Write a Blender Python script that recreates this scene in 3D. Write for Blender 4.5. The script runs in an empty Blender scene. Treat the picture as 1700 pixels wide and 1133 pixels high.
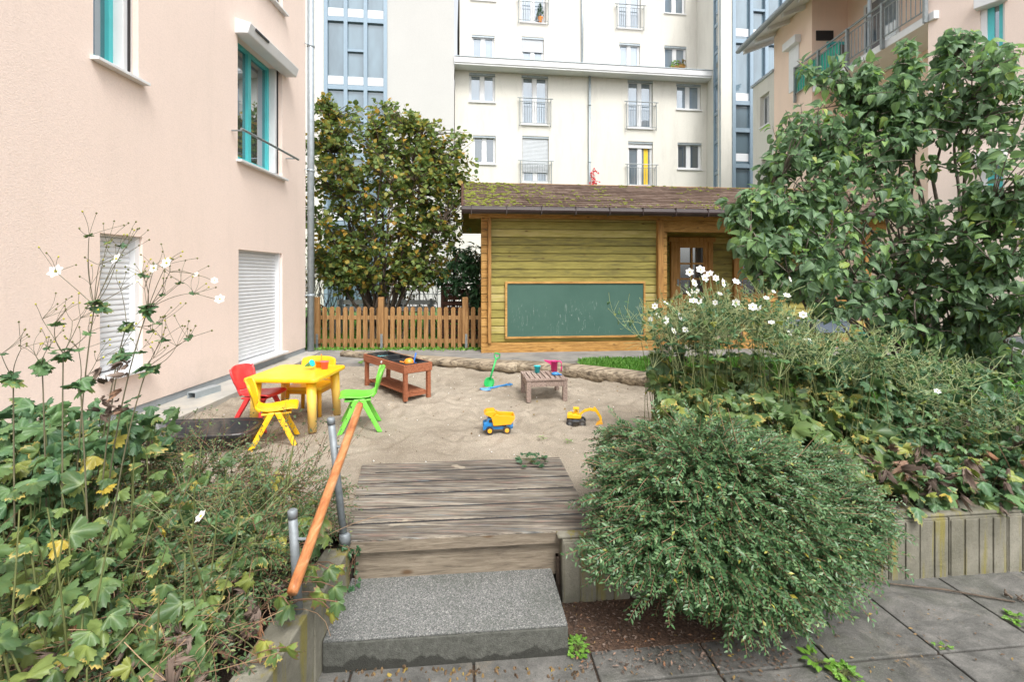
import bpy, math, random
import numpy as np
from mathutils import Vector, Matrix
R = math.radians
random.seed(7); rng = np.random.default_rng(7)
sc = bpy.context.scene; COL = sc.collection
# ------------------------------------------------------------------ camera, sky, sun, exposure
F = 800.0; CX = 850.0; HY = 458.0; H = 1.65
cam = bpy.data.cameras.new('camera'); camo = bpy.data.objects.new('camera', cam); COL.objects.link(camo)
cam.sensor_width = 36; cam.lens = 36*F/1700; cam.shift_y = (HY-566.5)/1700; cam.clip_end = 500; cam.clip_start = .05
camo.location = (0, 0, H); camo.rotation_euler = (R(90), 0, 0); sc.camera = camo
w = bpy.data.worlds.new('World'); sc.world = w; w.use_nodes = True
wn = w.node_tree; bg = wn.nodes['Background']
sky = wn.nodes.new('ShaderNodeTexSky'); sky.sky_type = 'NISHITA'; sky.sun_disc = False
SUN_E, SUN_R = R(55), R(158)
sky.sun_elevation = SUN_E; sky.sun_rotation = SUN_R; sky.air_density = 1.3; sky.dust_density = 4.0; sky.ozone_density = 1.0
hs = wn.nodes.new('ShaderNodeHueSaturation'); hs.inputs['Saturation'].default_value = .22
wn.links.new(sky.outputs[0], hs.inputs['Color']); wn.links.new(hs.outputs[0], bg.inputs[0]); bg.inputs[1].default_value = .15
sl = bpy.data.lights.new('sun', 'SUN'); sl.energy = 1.15; sl.angle = R(20); sl.color = (1, .97, .92)
so = bpy.data.objects.new('sun', sl); COL.objects.link(so)
sd = Vector((math.sin(SUN_R)*math.cos(SUN_E), math.cos(SUN_R)*math.cos(SUN_E), math.sin(SUN_E)))
so.rotation_euler = sd.to_track_quat('Z', 'Y').to_euler(); so.location = (0, -5, 20)
sc.view_settings.view_transform = 'Standard'; sc.view_settings.look = 'None'; sc.view_settings.exposure = 1.1; sc.view_settings.gamma = 1
sc.cycles.max_bounces = 7; sc.cycles.transparent_max_bounces = 6

def P(px, py, Y): return Vector(((px-CX)/F*Y, Y, H-(py-HY)/F*Y))
def G(px, py, z): return P(px, py, F*(H-z)/(py-HY))

# ------------------------------------------------------------------ materials
MATS = {}
class NT:
    def __init__(s, name):
        s.m = bpy.data.materials.new(name); s.m.use_nodes = True; s.t = s.m.node_tree
        s.b = s.t.nodes['Principled BSDF']; s.out = s.t.nodes['Material Output']; MATS[name] = s.m
        s.tc = s.t.nodes.new('ShaderNodeTexCoord')
    def n(s, typ, ins=None, **props):
        x = s.t.nodes.new('ShaderNode'+typ)
        for k, v in props.items(): setattr(x, k, v)
        for k, v in (ins or {}).items():
            if isinstance(v, bpy.types.NodeSocket): s.t.links.new(v, x.inputs[k])
            else: x.inputs[k].default_value = v
        return x
    def coord(s, scale=(1, 1, 1), rot=(0, 0, 0)):
        return s.n('Mapping', {'Vector': s.tc.outputs['Object'], 'Scale': scale, 'Rotation': rot}).outputs[0]
    def noise(s, sc_, det=5, rough=.6, vec=None, dist=0):
        return s.n('TexNoise', {'Vector': vec or s.tc.outputs['Object'], 'Scale': sc_, 'Detail': det, 'Roughness': rough, 'Distortion': dist}).outputs[0]
    def ramp(s, fac, stops, interp='LINEAR'):
        x = s.n('ValToRGB', {'Fac': fac}); r = x.color_ramp; r.interpolation = interp
        while len(r.elements) < len(stops): r.elements.new(.5)
        for e, (p, c) in zip(r.elements, stops):
            e.position = p; e.color = (c[0], c[1], c[2], 1) if not isinstance(c, (int, float)) else (c, c, c, 1)
        return x.outputs[0]
    def mix(s, f, a, b, mode='MIX'):
        x = s.n('Mix', data_type='RGBA', blend_type=mode)
        for i, v in ((0, f), (6, a), (7, b)):
            if isinstance(v, bpy.types.NodeSocket): s.t.links.new(v, x.inputs[i])
            elif i: x.inputs[i].default_value = (v[0], v[1], v[2], 1)
            else: x.inputs[i].default_value = v
        return x.outputs[2]
    def math(s, op, a, b=0):
        x = s.n('Math', operation=op)
        for i, v in ((0, a), (1, b)):
            if isinstance(v, bpy.types.NodeSocket): s.t.links.new(v, x.inputs[i])
            else: x.inputs[i].default_value = v
        return x.outputs[0]
    def col(s, v): s.t.links.new(v, s.b.inputs['Base Color'])
    def bump(s, h, strength=.3, dist=.01):
        b = s.n('Bump', {'Height': h, 'Strength': strength, 'Distance': dist}); s.t.links.new(b.outputs[0], s.b.inputs['Normal'])
    def set(s, rough=.6, metal=0, spec=.5):
        s.b.inputs['Roughness'].default_value = rough; s.b.inputs['Metallic'].default_value = metal; s.b.inputs['Specular IOR Level'].default_value = spec
def c3(a, k): return tuple(min(1, x*k) for x in a)
def simple(name, c, rough=.5, metal=0, var=.12, ns=8, bump=0, bs=60, spec=.5, dirt=None):
    t = NT(name); f = t.noise(ns)
    v = t.ramp(f, [(.3, c3(c, 1-var)), (.7, c3(c, 1+var))])
    if dirt:
        g = t.ramp(t.noise(dirt[1], 6, .7), [(.48, 0), (.72, 1)]); v = t.mix(t.math('MULTIPLY', g, dirt[2]), v, dirt[0])
    t.col(v); t.set(rough, metal, spec)
    if bump: t.bump(t.noise(bs, 4), bump, .01)
    return t.m
def plaster(name, c, sc_=70, bump=.5, stain=.05, stc=(.5, .45, .4), splash=0):
    t = NT(name)
    v = t.ramp(t.noise(.7, 4), [(.3, c3(c, .965)), (.7, c3(c, 1.03))])
    g = t.ramp(t.noise(1, 6, .75, t.coord((2.5, 2.5, .5))), [(.5, 0), (.8, 1)]); v = t.mix(t.math('MULTIPLY', g, stain*4), v, stc)
    if splash:
        z = t.n('SeparateXYZ', {0: t.tc.outputs['Object']}).outputs[2]
        e = t.math('ADD', z, t.math('MULTIPLY', t.math('SUBTRACT', t.noise(4, 6, .75), .5), .7)); v = t.mix(t.ramp(e, [(.06, splash), (.40, 0)]), v, stc)
        k = t.ramp(t.noise(1, 5, .7, t.coord((9, 9, .6))), [(.62, 0), (.72, .16)]); v = t.mix(k, v, stc)
    fine = t.noise(sc_, 3, .6, t.coord((1, 1, 1.6)))
    v = t.mix(.35, v, t.ramp(fine, [(.3, c3(c, .8)), (.6, c3(c, 1.04))]))
    t.col(v); t.set(.9, 0, .2); t.bump(fine, bump, .008); return t.m
def wood(name, stops, axis=0, gs=5, rough=.7, bump=.25, plank=0, knots=False, stretch=14, spec=.3):
    t = NT(name); s = [gs*stretch]*3; s[axis] = gs
    gr = t.noise(1, 6, .65, t.coord(s), .6)
    isl = t.n('NewGeometry').outputs['Random Per Island']
    f = t.math('ADD', t.math('ADD', t.math('MULTIPLY', t.math('SUBTRACT', gr, .5), 1.7), .52), t.math('MULTIPLY', t.math('SUBTRACT', isl, .5), plank))
    v = t.ramp(f, stops)
    big = t.noise(2.2, 3); v = t.mix(t.ramp(big, [(.45, 0), (.75, .35)]), v, c3(stops[0][1], .8))
    if knots:
        k = t.n('TexVoronoi', {'Vector': t.coord([3.2 if i == axis else 7 for i in range(3)]), 'Scale': 1.0}).outputs[0]
        v = t.mix(t.ramp(k, [(.05, .8), (.13, 0)]), v, (.09, .045, .015))
    t.col(v); t.set(rough, 0, spec); t.bump(gr, bump, .01); return t.m
def leafmat(name, stops, rough=.42, trans=.25, rim=None, rimk=1.0):
    t = NT(name); isl = t.n('NewGeometry').outputs['Random Per Island']
    v = t.ramp(isl, stops)
    v = t.mix(t.ramp(t.noise(45, 3), [(.35, 0), (.8, .45)]), v, c3(stops[len(stops)//2][1], .6))
    a = t.n('Attribute', attribute_name='rim').outputs['Fac']
    v = t.mix(t.ramp(a, [(0.0, .35), (.22, 0)]), v, c3(stops[len(stops)//2][1], 1.9))     # paler midrib
    if rim:
        r2 = t.math('FRACT', t.math('MULTIPLY', isl, 13.7))
        k = t.math('GREATER_THAN', r2, 1-rimk)
        e = t.ramp(t.math('ADD', a, t.math('MULTIPLY', t.math('SUBTRACT', t.noise(40, 3), .5), 1.1)), [(.72, 0), (1.0, 1)])
        v = t.mix(t.math('MULTIPLY', e, k), v, rim)
    t.col(v); t.set(rough, 0, .45); t.bump(t.noise(90, 3), .25, .004)
    tr = t.n('BsdfTranslucent', {'Color': v}); hsv = t.n('HueSaturation', {'Color': v, 'Value': 1.2, 'Saturation': 1.05}); t.t.links.new(hsv.outputs[0], tr.inputs[0])
    m = t.n('MixShader', {0: trans}); t.t.links.new(t.b.outputs[0], m.inputs[1]); t.t.links.new(tr.outputs[0], m.inputs[2])
    t.t.links.new(m.outputs[0], t.out.inputs[0]); return t.m
def glass(name, c, k=.35):
    t = NT(name); v = t.ramp(t.noise(1.3, 3, .5, t.coord((1, 1, .35))), [(.35, c3(c, .75)), (.65, c3(c, 1.25))]); t.col(v); t.set(.05, 0, 1)
    g = t.n('BsdfGlossy', {'Color': (.75, .83, .90, 1), 'Roughness': .02}); fr = t.n('LayerWeight', {'Blend': .3}).outputs['Fresnel']
    m = t.n('MixShader', {0: t.math('MINIMUM', t.math('ADD', fr, k), .9)})
    t.t.links.new(t.b.outputs[0], m.inputs[1]); t.t.links.new(g.outputs[0], m.inputs[2]); t.t.links.new(m.outputs[0], t.out.inputs[0]); return t.m

peach = plaster('peach_plaster', (.82, .68, .60), 70, .3, .06, (.46, .40, .33), .5)
peach2 = plaster('peach_plaster_warm', (.86, .67, .55), 50)
cream = plaster('cream_plaster', (.64, .625, .57), 30, .15, .17, (.40, .39, .35))
greyw = plaster('pale_grey_plaster', (.50, .50, .485), 30, .1, .06, (.5, .5, .5))
plinth_m = simple('plinth_grey', (.30, .33, .35), .8, bump=.3)
whitep = simple('white_paint', (.70, .71, .72), .35, var=.03)
shutterm = simple('shutter_white', (.70, .72, .74), .45, var=.04)
shutterg = simple('shutter_grey', (.50, .53, .56), .5, var=.04)
teal = simple('teal_paint', (.08, .50, .52), .35, var=.05)
bluegrey = simple('blue_grey_metal', (.24, .32, .39), .35, .2, var=.05)
galv = simple('galvanised_steel', (.22, .245, .26), .55, .35, var=.2, ns=30)
galvd = simple('dull_steel', (.26, .29, .30), .45, .5, var=.2, ns=30)
zinc = simple('zinc_pipe', (.36, .41, .44), .4, .35, var=.12, ns=12)
darkm = simple('dark_gap', (.015, .015, .017), .6)
glass_far = glass('glass_far', (.15, .19, .23), .16)
glass_dark = glass('glass_dark', (.05, .06, .07), .12)
glass_stair = glass('glass_stair', (.12, .18, .22), .03)
glass_near = glass('glass_near', (.07, .08, .08), .30)
curt = simple('yellow_curtain', (.75, .50, .03), .8)
gutterm = simple('brown_gutter', (.035, .022, .020), .3, var=.2)
orangew = wood('orange_wood', [(.1, (.18, .09, .028)), (.45, (.40, .215, .06)), (.8, (.54, .32, .11))], 0, 3, plank=.35, knots=True)
orangev = wood('orange_wood_upright', [(.1, (.16, .08, .028)), (.45, (.36, .185, .055)), (.8, (.49, .28, .10))], 2, 3, plank=.35)
yelloww = wood('yellow_green_planks', [(.0, (.14, .12, .04)), (.35, (.27, .235, .06)), (.7, (.38, .325, .095)), (1.0, (.48, .40, .17))], 0, .9, plank=.8, knots=True, stretch=30)
fencew = wood('fence_wood', [(.2, (.20, .10, .035)), (.5, (.34, .19, .075)), (.85, (.42, .27, .13))], 2, 3, plank=.5)
brownw = wood('dark_brown_wood', [(.3, (.05, .022, .014)), (.7, (.11, .05, .03))], 0, 4)
redw = wood('reddish_wood', [(.2, (.20, .062, .028)), (.5, (.30, .105, .05)), (.8, (.37, .15, .08))], 0, 5, plank=.2)
greyw2 = wood('weathered_grey_wood', [(.2, (.15, .11, .09)), (.5, (.30, .225, .19)), (.8, (.42, .34, .29))], 1, 5, plank=.25)
def deckmat():
    t = NT('weathered_deck'); isl = t.n('NewGeometry').outputs['Random Per Island']
    g1 = t.noise(1.0, 9, .70, t.coord((2.2, 40, 40)), .6); g2 = t.noise(1.0, 5, .65, t.coord((4, 170, 80)), .4)
    f = t.math('ADD', t.math('MULTIPLY', t.math('SUBTRACT', g1, .5), 1.5), t.math('ADD', .5, t.math('MULTIPLY', t.math('SUBTRACT', isl, .5), .12)))
    v = t.ramp(f, [(.2, (.06, .053, .048)), (.42, (.19, .165, .135)), (.58, (.37, .325, .26)), (.8, (.54, .49, .41))])
    v = t.mix(t.ramp(g2, [(.40, .65), (.50, 0)]), v, (.05, .042, .038))
    v = t.mix(t.ramp(g2, [(.56, 0), (.66, .6)]), v, (.55, .49, .40))
    lc = t.ramp(t.noise(1, 3, .5, t.coord((5, 70, 20))), [(.58, 0), (.64, .22)]); v = t.mix(lc, v, (.20, .33, .42)); lc = t.ramp(t.noise(1, 3, .5, t.coord((4, 55, 30), (0, 0, .1))), [(.58, 0), (.66, .25)]); v = t.mix(lc, v, (.48, .22, .17))
    dk = t.ramp(t.noise(1.7, 5, .6, t.coord((1, 2.4, 1))), [(.45, 0), (.72, .65)]); v = t.mix(dk, v, (.06, .052, .048))
    ws = t.ramp(t.noise(4.5, 3, .5), [(.70, 0), (.73, .8)]); v = t.mix(ws, v, (.46, .40, .31))
    t.col(v); t.set(.85, 0, .2); t.bump(t.math('ADD', g1, g2), 1.0, .016); return t.m
deckm = deckmat()
facew = wood('riser_timber', [(.1, (.08, .066, .05)), (.45, (.19, .155, .115)), (.85, (.29, .245, .185))], 0, 3.5, stretch=18, bump=.5, knots=True)
logm = wood('bark_free_log', [(.15, (.04, .034, .028)), (.38, (.15, .12, .085)), (.6, (.34, .28, .20)), (.9, (.48, .42, .32))], 0, 1.8, stretch=16, bump=.9)
railw = wood('varnished_rail', [(.1, (.18, .06, .025)), (.4, (.38, .14, .05)), (.7, (.50, .22, .09)), (.9, (.58, .34, .19))], 1, 5, rough=.35, stretch=6)
def sandmat():
    t = NT('sand_surface')
    a = t.noise(1.3, 6, .65); b = t.noise(150, 4, .85); c = t.noise(35, 5, .7)
    v = t.ramp(a, [(.3, (.235, .20, .155)), (.5, (.32, .28, .222)), (.7, (.375, .33, .267))])
    v = t.mix(t.ramp(b, [(.38, .8), (.5, 0)]), v, (.13, .10, .07)); v = t.mix(t.ramp(b, [(.56, 0), (.68, .7)]), v, (.66, .58, .47))
    v = t.mix(t.ramp(c, [(.55, 0), (.75, .35)]), v, (.25, .20, .15))
    t.col(v); t.set(.95, 0, .1); t.bump(t.math('ADD', t.math('MULTIPLY', b, .5), c), .8, .012); return t.m
sandm = sandmat()
def slabmat():
    t = NT('slab_concrete')
    isl = t.n('NewGeometry').outputs['Random Per Island']
    a = t.noise(5, 8, .75, t.coord((1, 1.4, 1)), .5)
    v = t.ramp(t.math('ADD', a, t.math('MULTIPLY', t.math('SUBTRACT', isl, .5), .10)), [(.32, (.05, .05, .045)), (.5, (.11, .108, .10)), (.62, (.16, .155, .143)), (.75, (.23, .22, .20))])
    g = t.ramp(t.noise(2.2, 5, .7), [(.52, 0), (.72, .5)]); v = t.mix(g, v, (.06, .07, .045)); v = t.mix(t.ramp(t.noise(3.3, 6, .8), [(.56, 0), (.70, .6)]), v, (.21, .18, .135))
    f = t.noise(150, 4, .8); v = t.mix(t.ramp(f, [(.58, 0), (.68, .5)]), v, (.30, .285, .26)); v = t.mix(t.ramp(f, [(.34, .6), (.44, 0)]), v, (.03, .03, .028))
    t.col(v); t.set(.8, 0, .3); t.bump(t.math('ADD', a, t.math('MULTIPLY', f, .4)), .6, .01); return t.m
slabm = slabmat()
def aggmat():
    t = NT('exposed_aggregate')
    vo = t.n('TexVoronoi', {'Vector': t.tc.outputs['Object'], 'Scale': 230.0})
    v = t.ramp(vo.outputs['Color'], [(.15, (.08, .083, .08)), (.5, (.16, .165, .158)), (.8, (.25, .25, .238)), (.95, (.42, .41, .385))])
    v = t.mix(t.ramp(t.noise(4, 5, .7), [(.45, 0), (.7, .45)]), v, (.085, .095, .08))
    t.col(v); t.set(.8, 0, .3); t.bump(vo.outputs['Distance'], .6, .006); return t.m
aggm = aggmat()
def stepface():
    t = NT('step_face_concrete'); z = t.n('SeparateXYZ', {0: t.tc.outputs['Object']}).outputs[2]
    v = t.ramp(t.noise(40, 6, .8), [(.35, (.07, .072, .062)), (.6, (.125, .127, .112)), (.75, (.19, .19, .17))])
    e = t.math('ADD', z, t.math('MULTIPLY', t.math('SUBTRACT', t.noise(9, 5, .6), .5), .16)); v = t.mix(t.ramp(e, [(.028, .75), (.036, 0)]), v, (.03, .03, .026))
    t.col(v); t.set(.85, 0, .2); t.bump(t.noise(160, 4, .7), .8, .01); return t.m
aggd = stepface()
def concmat():
    t = NT('mossy_concrete')
    v = t.ramp(t.noise(3, 7, .7), [(.3, (.10, .098, .073)), (.5, (.19, .18, .142)), (.7, (.275, .262, .212))])
    st = t.ramp(t.noise(1, 5, .65, t.coord((14, 14, .8))), [(.52, 0), (.62, .8)]); v = t.mix(st, v, (.22, .19, .04))
    dk = t.ramp(t.noise(1, 5, .7, t.coord((9, 9, 2))), [(.5, 0), (.75, .6)]); v = t.mix(dk, v, (.13, .125, .09))
    sp = t.ramp(t.noise(60, 4, .8), [(.56, 0), (.7, .5)]); v = t.mix(sp, v, (.10, .10, .07))
    t.col(v); t.set(.85, 0, .2); t.bump(t.noise(55, 6, .8), .6, .01); return t.m
concm = concmat()
strip_c = simple('path_concrete', (.37, .36, .33), .85, var=.2, ns=4, bump=.4, bs=90, dirt=((.42, .36, .27), 2, .7))
asph = simple('asphalt_path', (.21, .205, .195), .9, var=.25, ns=3, bump=.5, bs=250, dirt=((.30, .27, .22), 1.5, .5))
soilm = simple('soil', (.045, .03, .02), .95, var=.5, ns=30, bump=1, bs=80)
mulchm = simple('mulch_soil', (.085, .05, .032), .95, var=.7, ns=90, bump=1, bs=140)
grassb = simple('grass_ground', (.06, .13, .025), .9, var=.4, ns=12, bump=1, bs=120)
grassm = leafmat('grass_blade', [(0, (.08, .22, .03)), (.6, (.13, .32, .05)), (1, (.22, .40, .09))], trans=.3)
roofm = wood('roof_shingle', [(.2, (.065, .042, .032)), (.5, (.12, .080, .060)), (.8, (.19, .14, .11))], 0, 6, rough=.95, plank=.3, stretch=1.5, bump=.6)
mossm = leafmat('moss', [(0, (.10, .115, .018)), (.5, (.17, .19, .03)), (1, (.10, .13, .015))], rough=.95, trans=.1)
# plastics
def plastic(name, c, rough=.32): return simple(name, c, rough, var=.07, ns=6, spec=.5, dirt=((c[0]*.6+.2, c[1]*.6+.16, c[2]*.6+.11), 7, .45))
py_ = plastic('yellow_plastic', (.86, .50, .012)); pr = plastic('red_plastic', (.72, .045, .05)); pg = plastic('green_plastic', (.16, .60, .06))
pgd = plastic('dark_green_plastic', (.02, .42, .10)); pb = plastic('blue_plastic', (.03, .16, .55)); pbb = plastic('bright_blue_plastic', (.02, .20, .50))
pt = plastic('turquoise_plastic', (.02, .48, .55)); po = plastic('orange_plastic', (.85, .28, .02)); pp = plastic('pink_plastic', (.72, .03, .22)); ppk = plastic('pale_pink_plastic', (.75, .13, .18))
pbk = plastic('black_plastic', (.018, .02, .024), .35); pgr = plastic('grey_plastic', (.10, .11, .12), .5)
def fademat():
    t = NT('faded_yellow_plastic'); z = t.n('SeparateXYZ', {0: t.tc.outputs['Object']}).outputs[2]
    f = t.math('ADD', z, t.math('MULTIPLY', t.noise(20), .12)); t.col(t.ramp(f, [(.05, (.74, .50, .17)), (.30, (.80, .52, .10)), (.46, (.86, .50, .012))])); t.set(.45); return t.m
pyf = fademat()
def boardmat():
    t = NT('chalkboard_green')
    v = t.ramp(t.noise(1.5, 5, .6), [(.3, (.035, .095, .073)), (.7, (.055, .125, .098))])
    z = t.n('SeparateXYZ', {0: t.tc.outputs['Object']})
    ch = t.ramp(t.noise(1, 6, .7, t.coord((26, 26, 5)), 1.2), [(.575, 0), (.69, .75)])
    cl = t.ramp(t.noise(2.2, 3, .5), [(.42, 0), (.58, 1)])
    band = t.ramp(t.math('ADD', z.outputs[2], t.math('MULTIPLY', t.math('SUBTRACT', t.noise(3), .5), .3)), [(.30, 0), (.45, 1), (.75, .9), (.95, 0)])
    xb = t.ramp(t.math('MULTIPLY', t.math('ADD', z.outputs[0], 3.0), .42), [(.08, 0), (.2, .5), (.55, .55), (.85, 1)])
    v = t.mix(t.math('MULTIPLY', t.math('MULTIPLY', ch, cl), t.math('MULTIPLY', band, xb)), v, (.60, .66, .62)); t.col(v); t.set(.65); return t.m
boardm = boardmat()
bark = simple('bark', (.10, .075, .055), .9, var=.4, ns=25, bump=.8, bs=60)
barkg = simple('grey_bark', (.17, .14, .115), .9, var=.35, ns=25, bump=.8, bs=60)
twigm2 = simple('tan_brown_twig', (.25, .14, .085), .8, var=.3, ns=40); twigm = simple('brown_twig', (.16, .085, .05), .8, var=.3, ns=40)
stemm = simple('green_stem', (.13, .15, .05), .6, var=.3, ns=15)
stemr = simple('purple_stem', (.13, .12, .07), .6, var=.3, ns=15)
stemp = simple('pale_stem', (.36, .42, .20), .6, var=.25, ns=15)
L_hazel = leafmat('tree_leaf', [(0, (.08, .15, .05)), (.4, (.12, .21, .06)), (.62, (.19, .27, .07)), (.80, (.30, .31, .07)), (.90, (.42, .31, .06)), (.97, (.54, .31, .05)), (1, (.58, .28, .04))], trans=.42, rough=.6)
L_shrub = leafmat('shrub_leaf', [(0, (.12, .20, .12)), (.45, (.165, .265, .15)), (.78, (.19, .32, .13)), (.97, (.27, .42, .11)), (1, (.38, .42, .08))], rough=.52, trans=.4)
L_bush = leafmat('bush_leaf', [(0, (.035, .085, .032)), (.4, (.062, .14, .05)), (.8, (.105, .20, .08)), (.985, (.18, .28, .12)), (1, (.45, .38, .05))], rough=.34, trans=.2)
L_bush2 = leafmat('lowbush_leaf', [(0, (.05, .10, .04)), (.5, (.085, .15, .06)), (.85, (.14, .21, .09)), (1, (.28, .28, .08))], rough=.4, trans=.25)
L_anem = leafmat('anemone_leaf', [(0, (.055, .11, .045)), (.45, (.09, .17, .06)), (.82, (.14, .22, .07)), (.955, (.20, .25, .06)), (.99, (.42, .34, .06)), (1, (.50, .36, .05))], trans=.25, rim=(.46, .36, .10), rimk=.2)
L_anem2 = leafmat('green_anemone_leaf', [(0, (.05, .12, .055)), (.5, (.085, .18, .08)), (.92, (.14, .25, .09)), (1, (.30, .32, .06))], trans=.25, rim=(.30, .28, .08), rimk=.12)
L_yel = leafmat('yellowing_leaf', [(0, (.10, .18, .05)), (.5, (.18, .26, .06)), (.8, (.36, .34, .07)), (1, (.50, .36, .06))], trans=.25, rim=(.24, .14, .08), rimk=.6)
L_dead = leafmat('dead_leaf', [(0, (.07, .05, .038)), (.5, (.15, .105, .08)), (.85, (.24, .18, .145)), (1, (.30, .13, .05))], rough=.8, trans=.1)
L_hedge = leafmat('hedge_leaf', [(0, (.06, .09, .02)), (.4, (.14, .15, .03)), (.7, (.30, .19, .05)), (1, (.22, .11, .04))], trans=.3)
L_weed = leafmat('weed_leaf', [(0, (.10, .24, .03)), (1, (.20, .38, .06))], trans=.3)
L_ivy = leafmat('ivy_leaf', [(0, (.025, .07, .03)), (1, (.05, .13, .05))], trans=.15)
L_red = leafmat('red_creeper_leaf', [(0, (.45, .02, .03)), (1, (.65, .05, .06))], trans=.3)
stemo = simple('olive_stem', (.20, .22, .10), .6, var=.3, ns=15)
L_litter = leafmat('litter_leaf', [(0, (.06, .04, .028)), (.6, (.16, .10, .06)), (.85, (.26, .17, .06)), (1, (.42, .32, .06))], rough=.8, trans=.05)
petal = leafmat('white_petal', [(0, (.80, .80, .78)), (1, (.88, .88, .87))], trans=.25)
knobm = simple('seed_knob', (.13, .14, .03), .7, var=.4, ns=30); knoby = simple('yellow_knob', (.42, .40, .03), .7, var=.3)

# ------------------------------------------------------------------ mesh helpers
class MB:
    def __init__(s): s.v = []; s.f = []; s.M = None
    def add(s, vs, fs):
        b = len(s.v); s.v += [tuple((s.M @ Vector(v)) if s.M else v) for v in vs]; s.f += [tuple(i+b for i in f) for f in fs]
    def box(s, x0, x1, y0, y1, z0, z1):
        s.hexa([(x0, y0, z0), (x1, y0, z0), (x1, y1, z0), (x0, y1, z0), (x0, y0, z1), (x1, y0, z1), (x1, y1, z1), (x0, y1, z1)])
    def cbox(s, c, d, rot=None):
        m = Matrix.Translation(c) @ (rot.to_4x4() if rot else Matrix.Identity(4)); a, b, e = d[0]/2, d[1]/2, d[2]/2
        s.hexa([m @ Vector(p) for p in [(-a, -b, -e), (a, -b, -e), (a, b, -e), (-a, b, -e), (-a, -b, e), (a, -b, e), (a, b, e), (-a, b, e)]])
    def hexa(s, p): s.add([tuple(q) for q in p], [(0, 3, 2, 1), (4, 5, 6, 7), (0, 1, 5, 4), (1, 2, 6, 5), (2, 3, 7, 6), (3, 0, 4, 7)])
    def quad(s, a, b, c, d): s.add([tuple(a), tuple(b), tuple(c), tuple(d)], [(0, 1, 2, 3)])
    def tube(s, pts, r, n=8, flat=None):
        pts = [Vector(p) for p in pts]; K = len(pts); rr = r if isinstance(r, (list, tuple)) else [r]*K
        vs = []; fs = []; ref = None
        for i, p in enumerate(pts):
            t = (pts[min(i+1, K-1)]-pts[max(i-1, 0)]).normalized()
            if ref is None: ref = Vector((0, 0, 1)) if abs(t.z) < .9 else Vector((1, 0, 0))
            a = t.cross(ref).normalized(); b = a.cross(t).normalized()
            for k in range(n):
                an = 2*math.pi*k/n; vs.append(tuple(p+a*math.cos(an)*rr[i]+b*math.sin(an)*rr[i]*(flat or 1)))
        for i in range(K-1):
            for k in range(n): fs.append((i*n+k, i*n+(k+1) % n, (i+1)*n+(k+1) % n, (i+1)*n+k))
        fs.append(tuple(range(n-1, -1, -1))); fs.append(tuple((K-1)*n+k for k in range(n)))
        s.add(vs, fs)
    def lathe(s, prof, n=16, M=None):
        vs = []; fs = []; K = len(prof); M = M or Matrix.Identity(4)
        for r, z in prof:
            for k in range(n): a = 2*math.pi*k/n; vs.append(tuple(M @ Vector((r*math.cos(a), r*math.sin(a), z))))
        for i in range(K-1):
            for k in range(n): fs.append((i*n+k, i*n+(k+1) % n, (i+1)*n+(k+1) % n, (i+1)*n+k))
        if prof[0][0] > 1e-4: fs.append(tuple(range(n-1, -1, -1)))
        if prof[-1][0] > 1e-4: fs.append(tuple((K-1)*n+k for k in range(n)))
        s.add(vs, fs)
    def prism(s, poly, y0, y1):      # poly in x,z extruded along y
        n = len(poly); vs = [(x, y0, z) for x, z in poly]+[(x, y1, z) for x, z in poly]
        s.add(vs, [tuple(range(n)), tuple(range(2*n-1, n-1, -1))]+[(i, i+n, (i+1) % n+n, (i+1) % n) for i in range(n)])
    def slab(s, poly, z0, z1):       # poly in x,y extruded along z
        n = len(poly); vs = [(x, y, z0) for x, y in poly]+[(x, y, z1) for x, y in poly]
        s.add(vs, [tuple(range(n-1, -1, -1)), tuple(range(n, 2*n))]+[(i, (i+1) % n, (i+1) % n+n, i+n) for i in range(n)])
    def ball(s, c, r, n=8, sq=1):
        K = max(3, n//2); s.lathe([(max(r*math.sin(math.pi*i/K), 1e-5), -r*sq*math.cos(math.pi*i/K)) for i in range(K+1)], n, Matrix.Translation(c))

def link(name, me, mat, parent=None, kind=None, label=None, smooth=False, bevel=0, solid=0, sub=0):
    o = bpy.data.objects.new(name, me); COL.objects.link(o); me.materials.append(mat)
    if parent is not None: o.parent = parent
    if kind: o['kind'] = kind
    if label: o['label'] = label
    if smooth:
        me.polygons.foreach_set('use_smooth', [True]*len(me.polygons))
    if solid: m = o.modifiers.new('solid', 'SOLIDIFY'); m.thickness = solid; m.offset = 0
    if sub: m = o.modifiers.new('sub', 'SUBSURF'); m.levels = sub; m.render_levels = sub
    if bevel:
        m = o.modifiers.new('bevel', 'BEVEL'); m.width = bevel; m.segments = 2; m.limit_method = 'ANGLE'; m.angle_limit = R(35)
    return o
def off_of(parent):
    v = Vector((0, 0, 0))
    while parent is not None: v += Vector(parent.location); parent = parent.parent
    return v
def part(name, mb, mat, parent=None, world=True, **k):
    me = bpy.data.meshes.new(name); vs = mb.v
    if world and parent is not None:
        o = off_of(parent); vs = [(v[0]-o.x, v[1]-o.y, v[2]-o.z) for v in vs]
    me.from_pydata(vs, [], mb.f); me.update(); return link(name, me, mat, parent, **k)
def tag(o, label=None, cat=None, group=None, kind=None):
    if label: o['label'] = label
    if cat: o['category'] = cat
    if group: o['group'] = group
    if kind: o['kind'] = kind
    return o
def thing(name, label, cat, loc=(0, 0, 0), rz=0, group=None):
    o = bpy.data.objects.new(name, None); COL.objects.link(o); o.location = loc; o.rotation_euler = (0, 0, rz); o.empty_display_size = .1
    return tag(o, label, cat, group)
def copy_tree(o, parent=None):
    c = o.copy(); COL.objects.link(c)
    if parent is not None: c.parent = parent
    for ch in [x for x in list(COL.objects) if x.parent == o]: copy_tree(ch, c)
    return c

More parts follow.
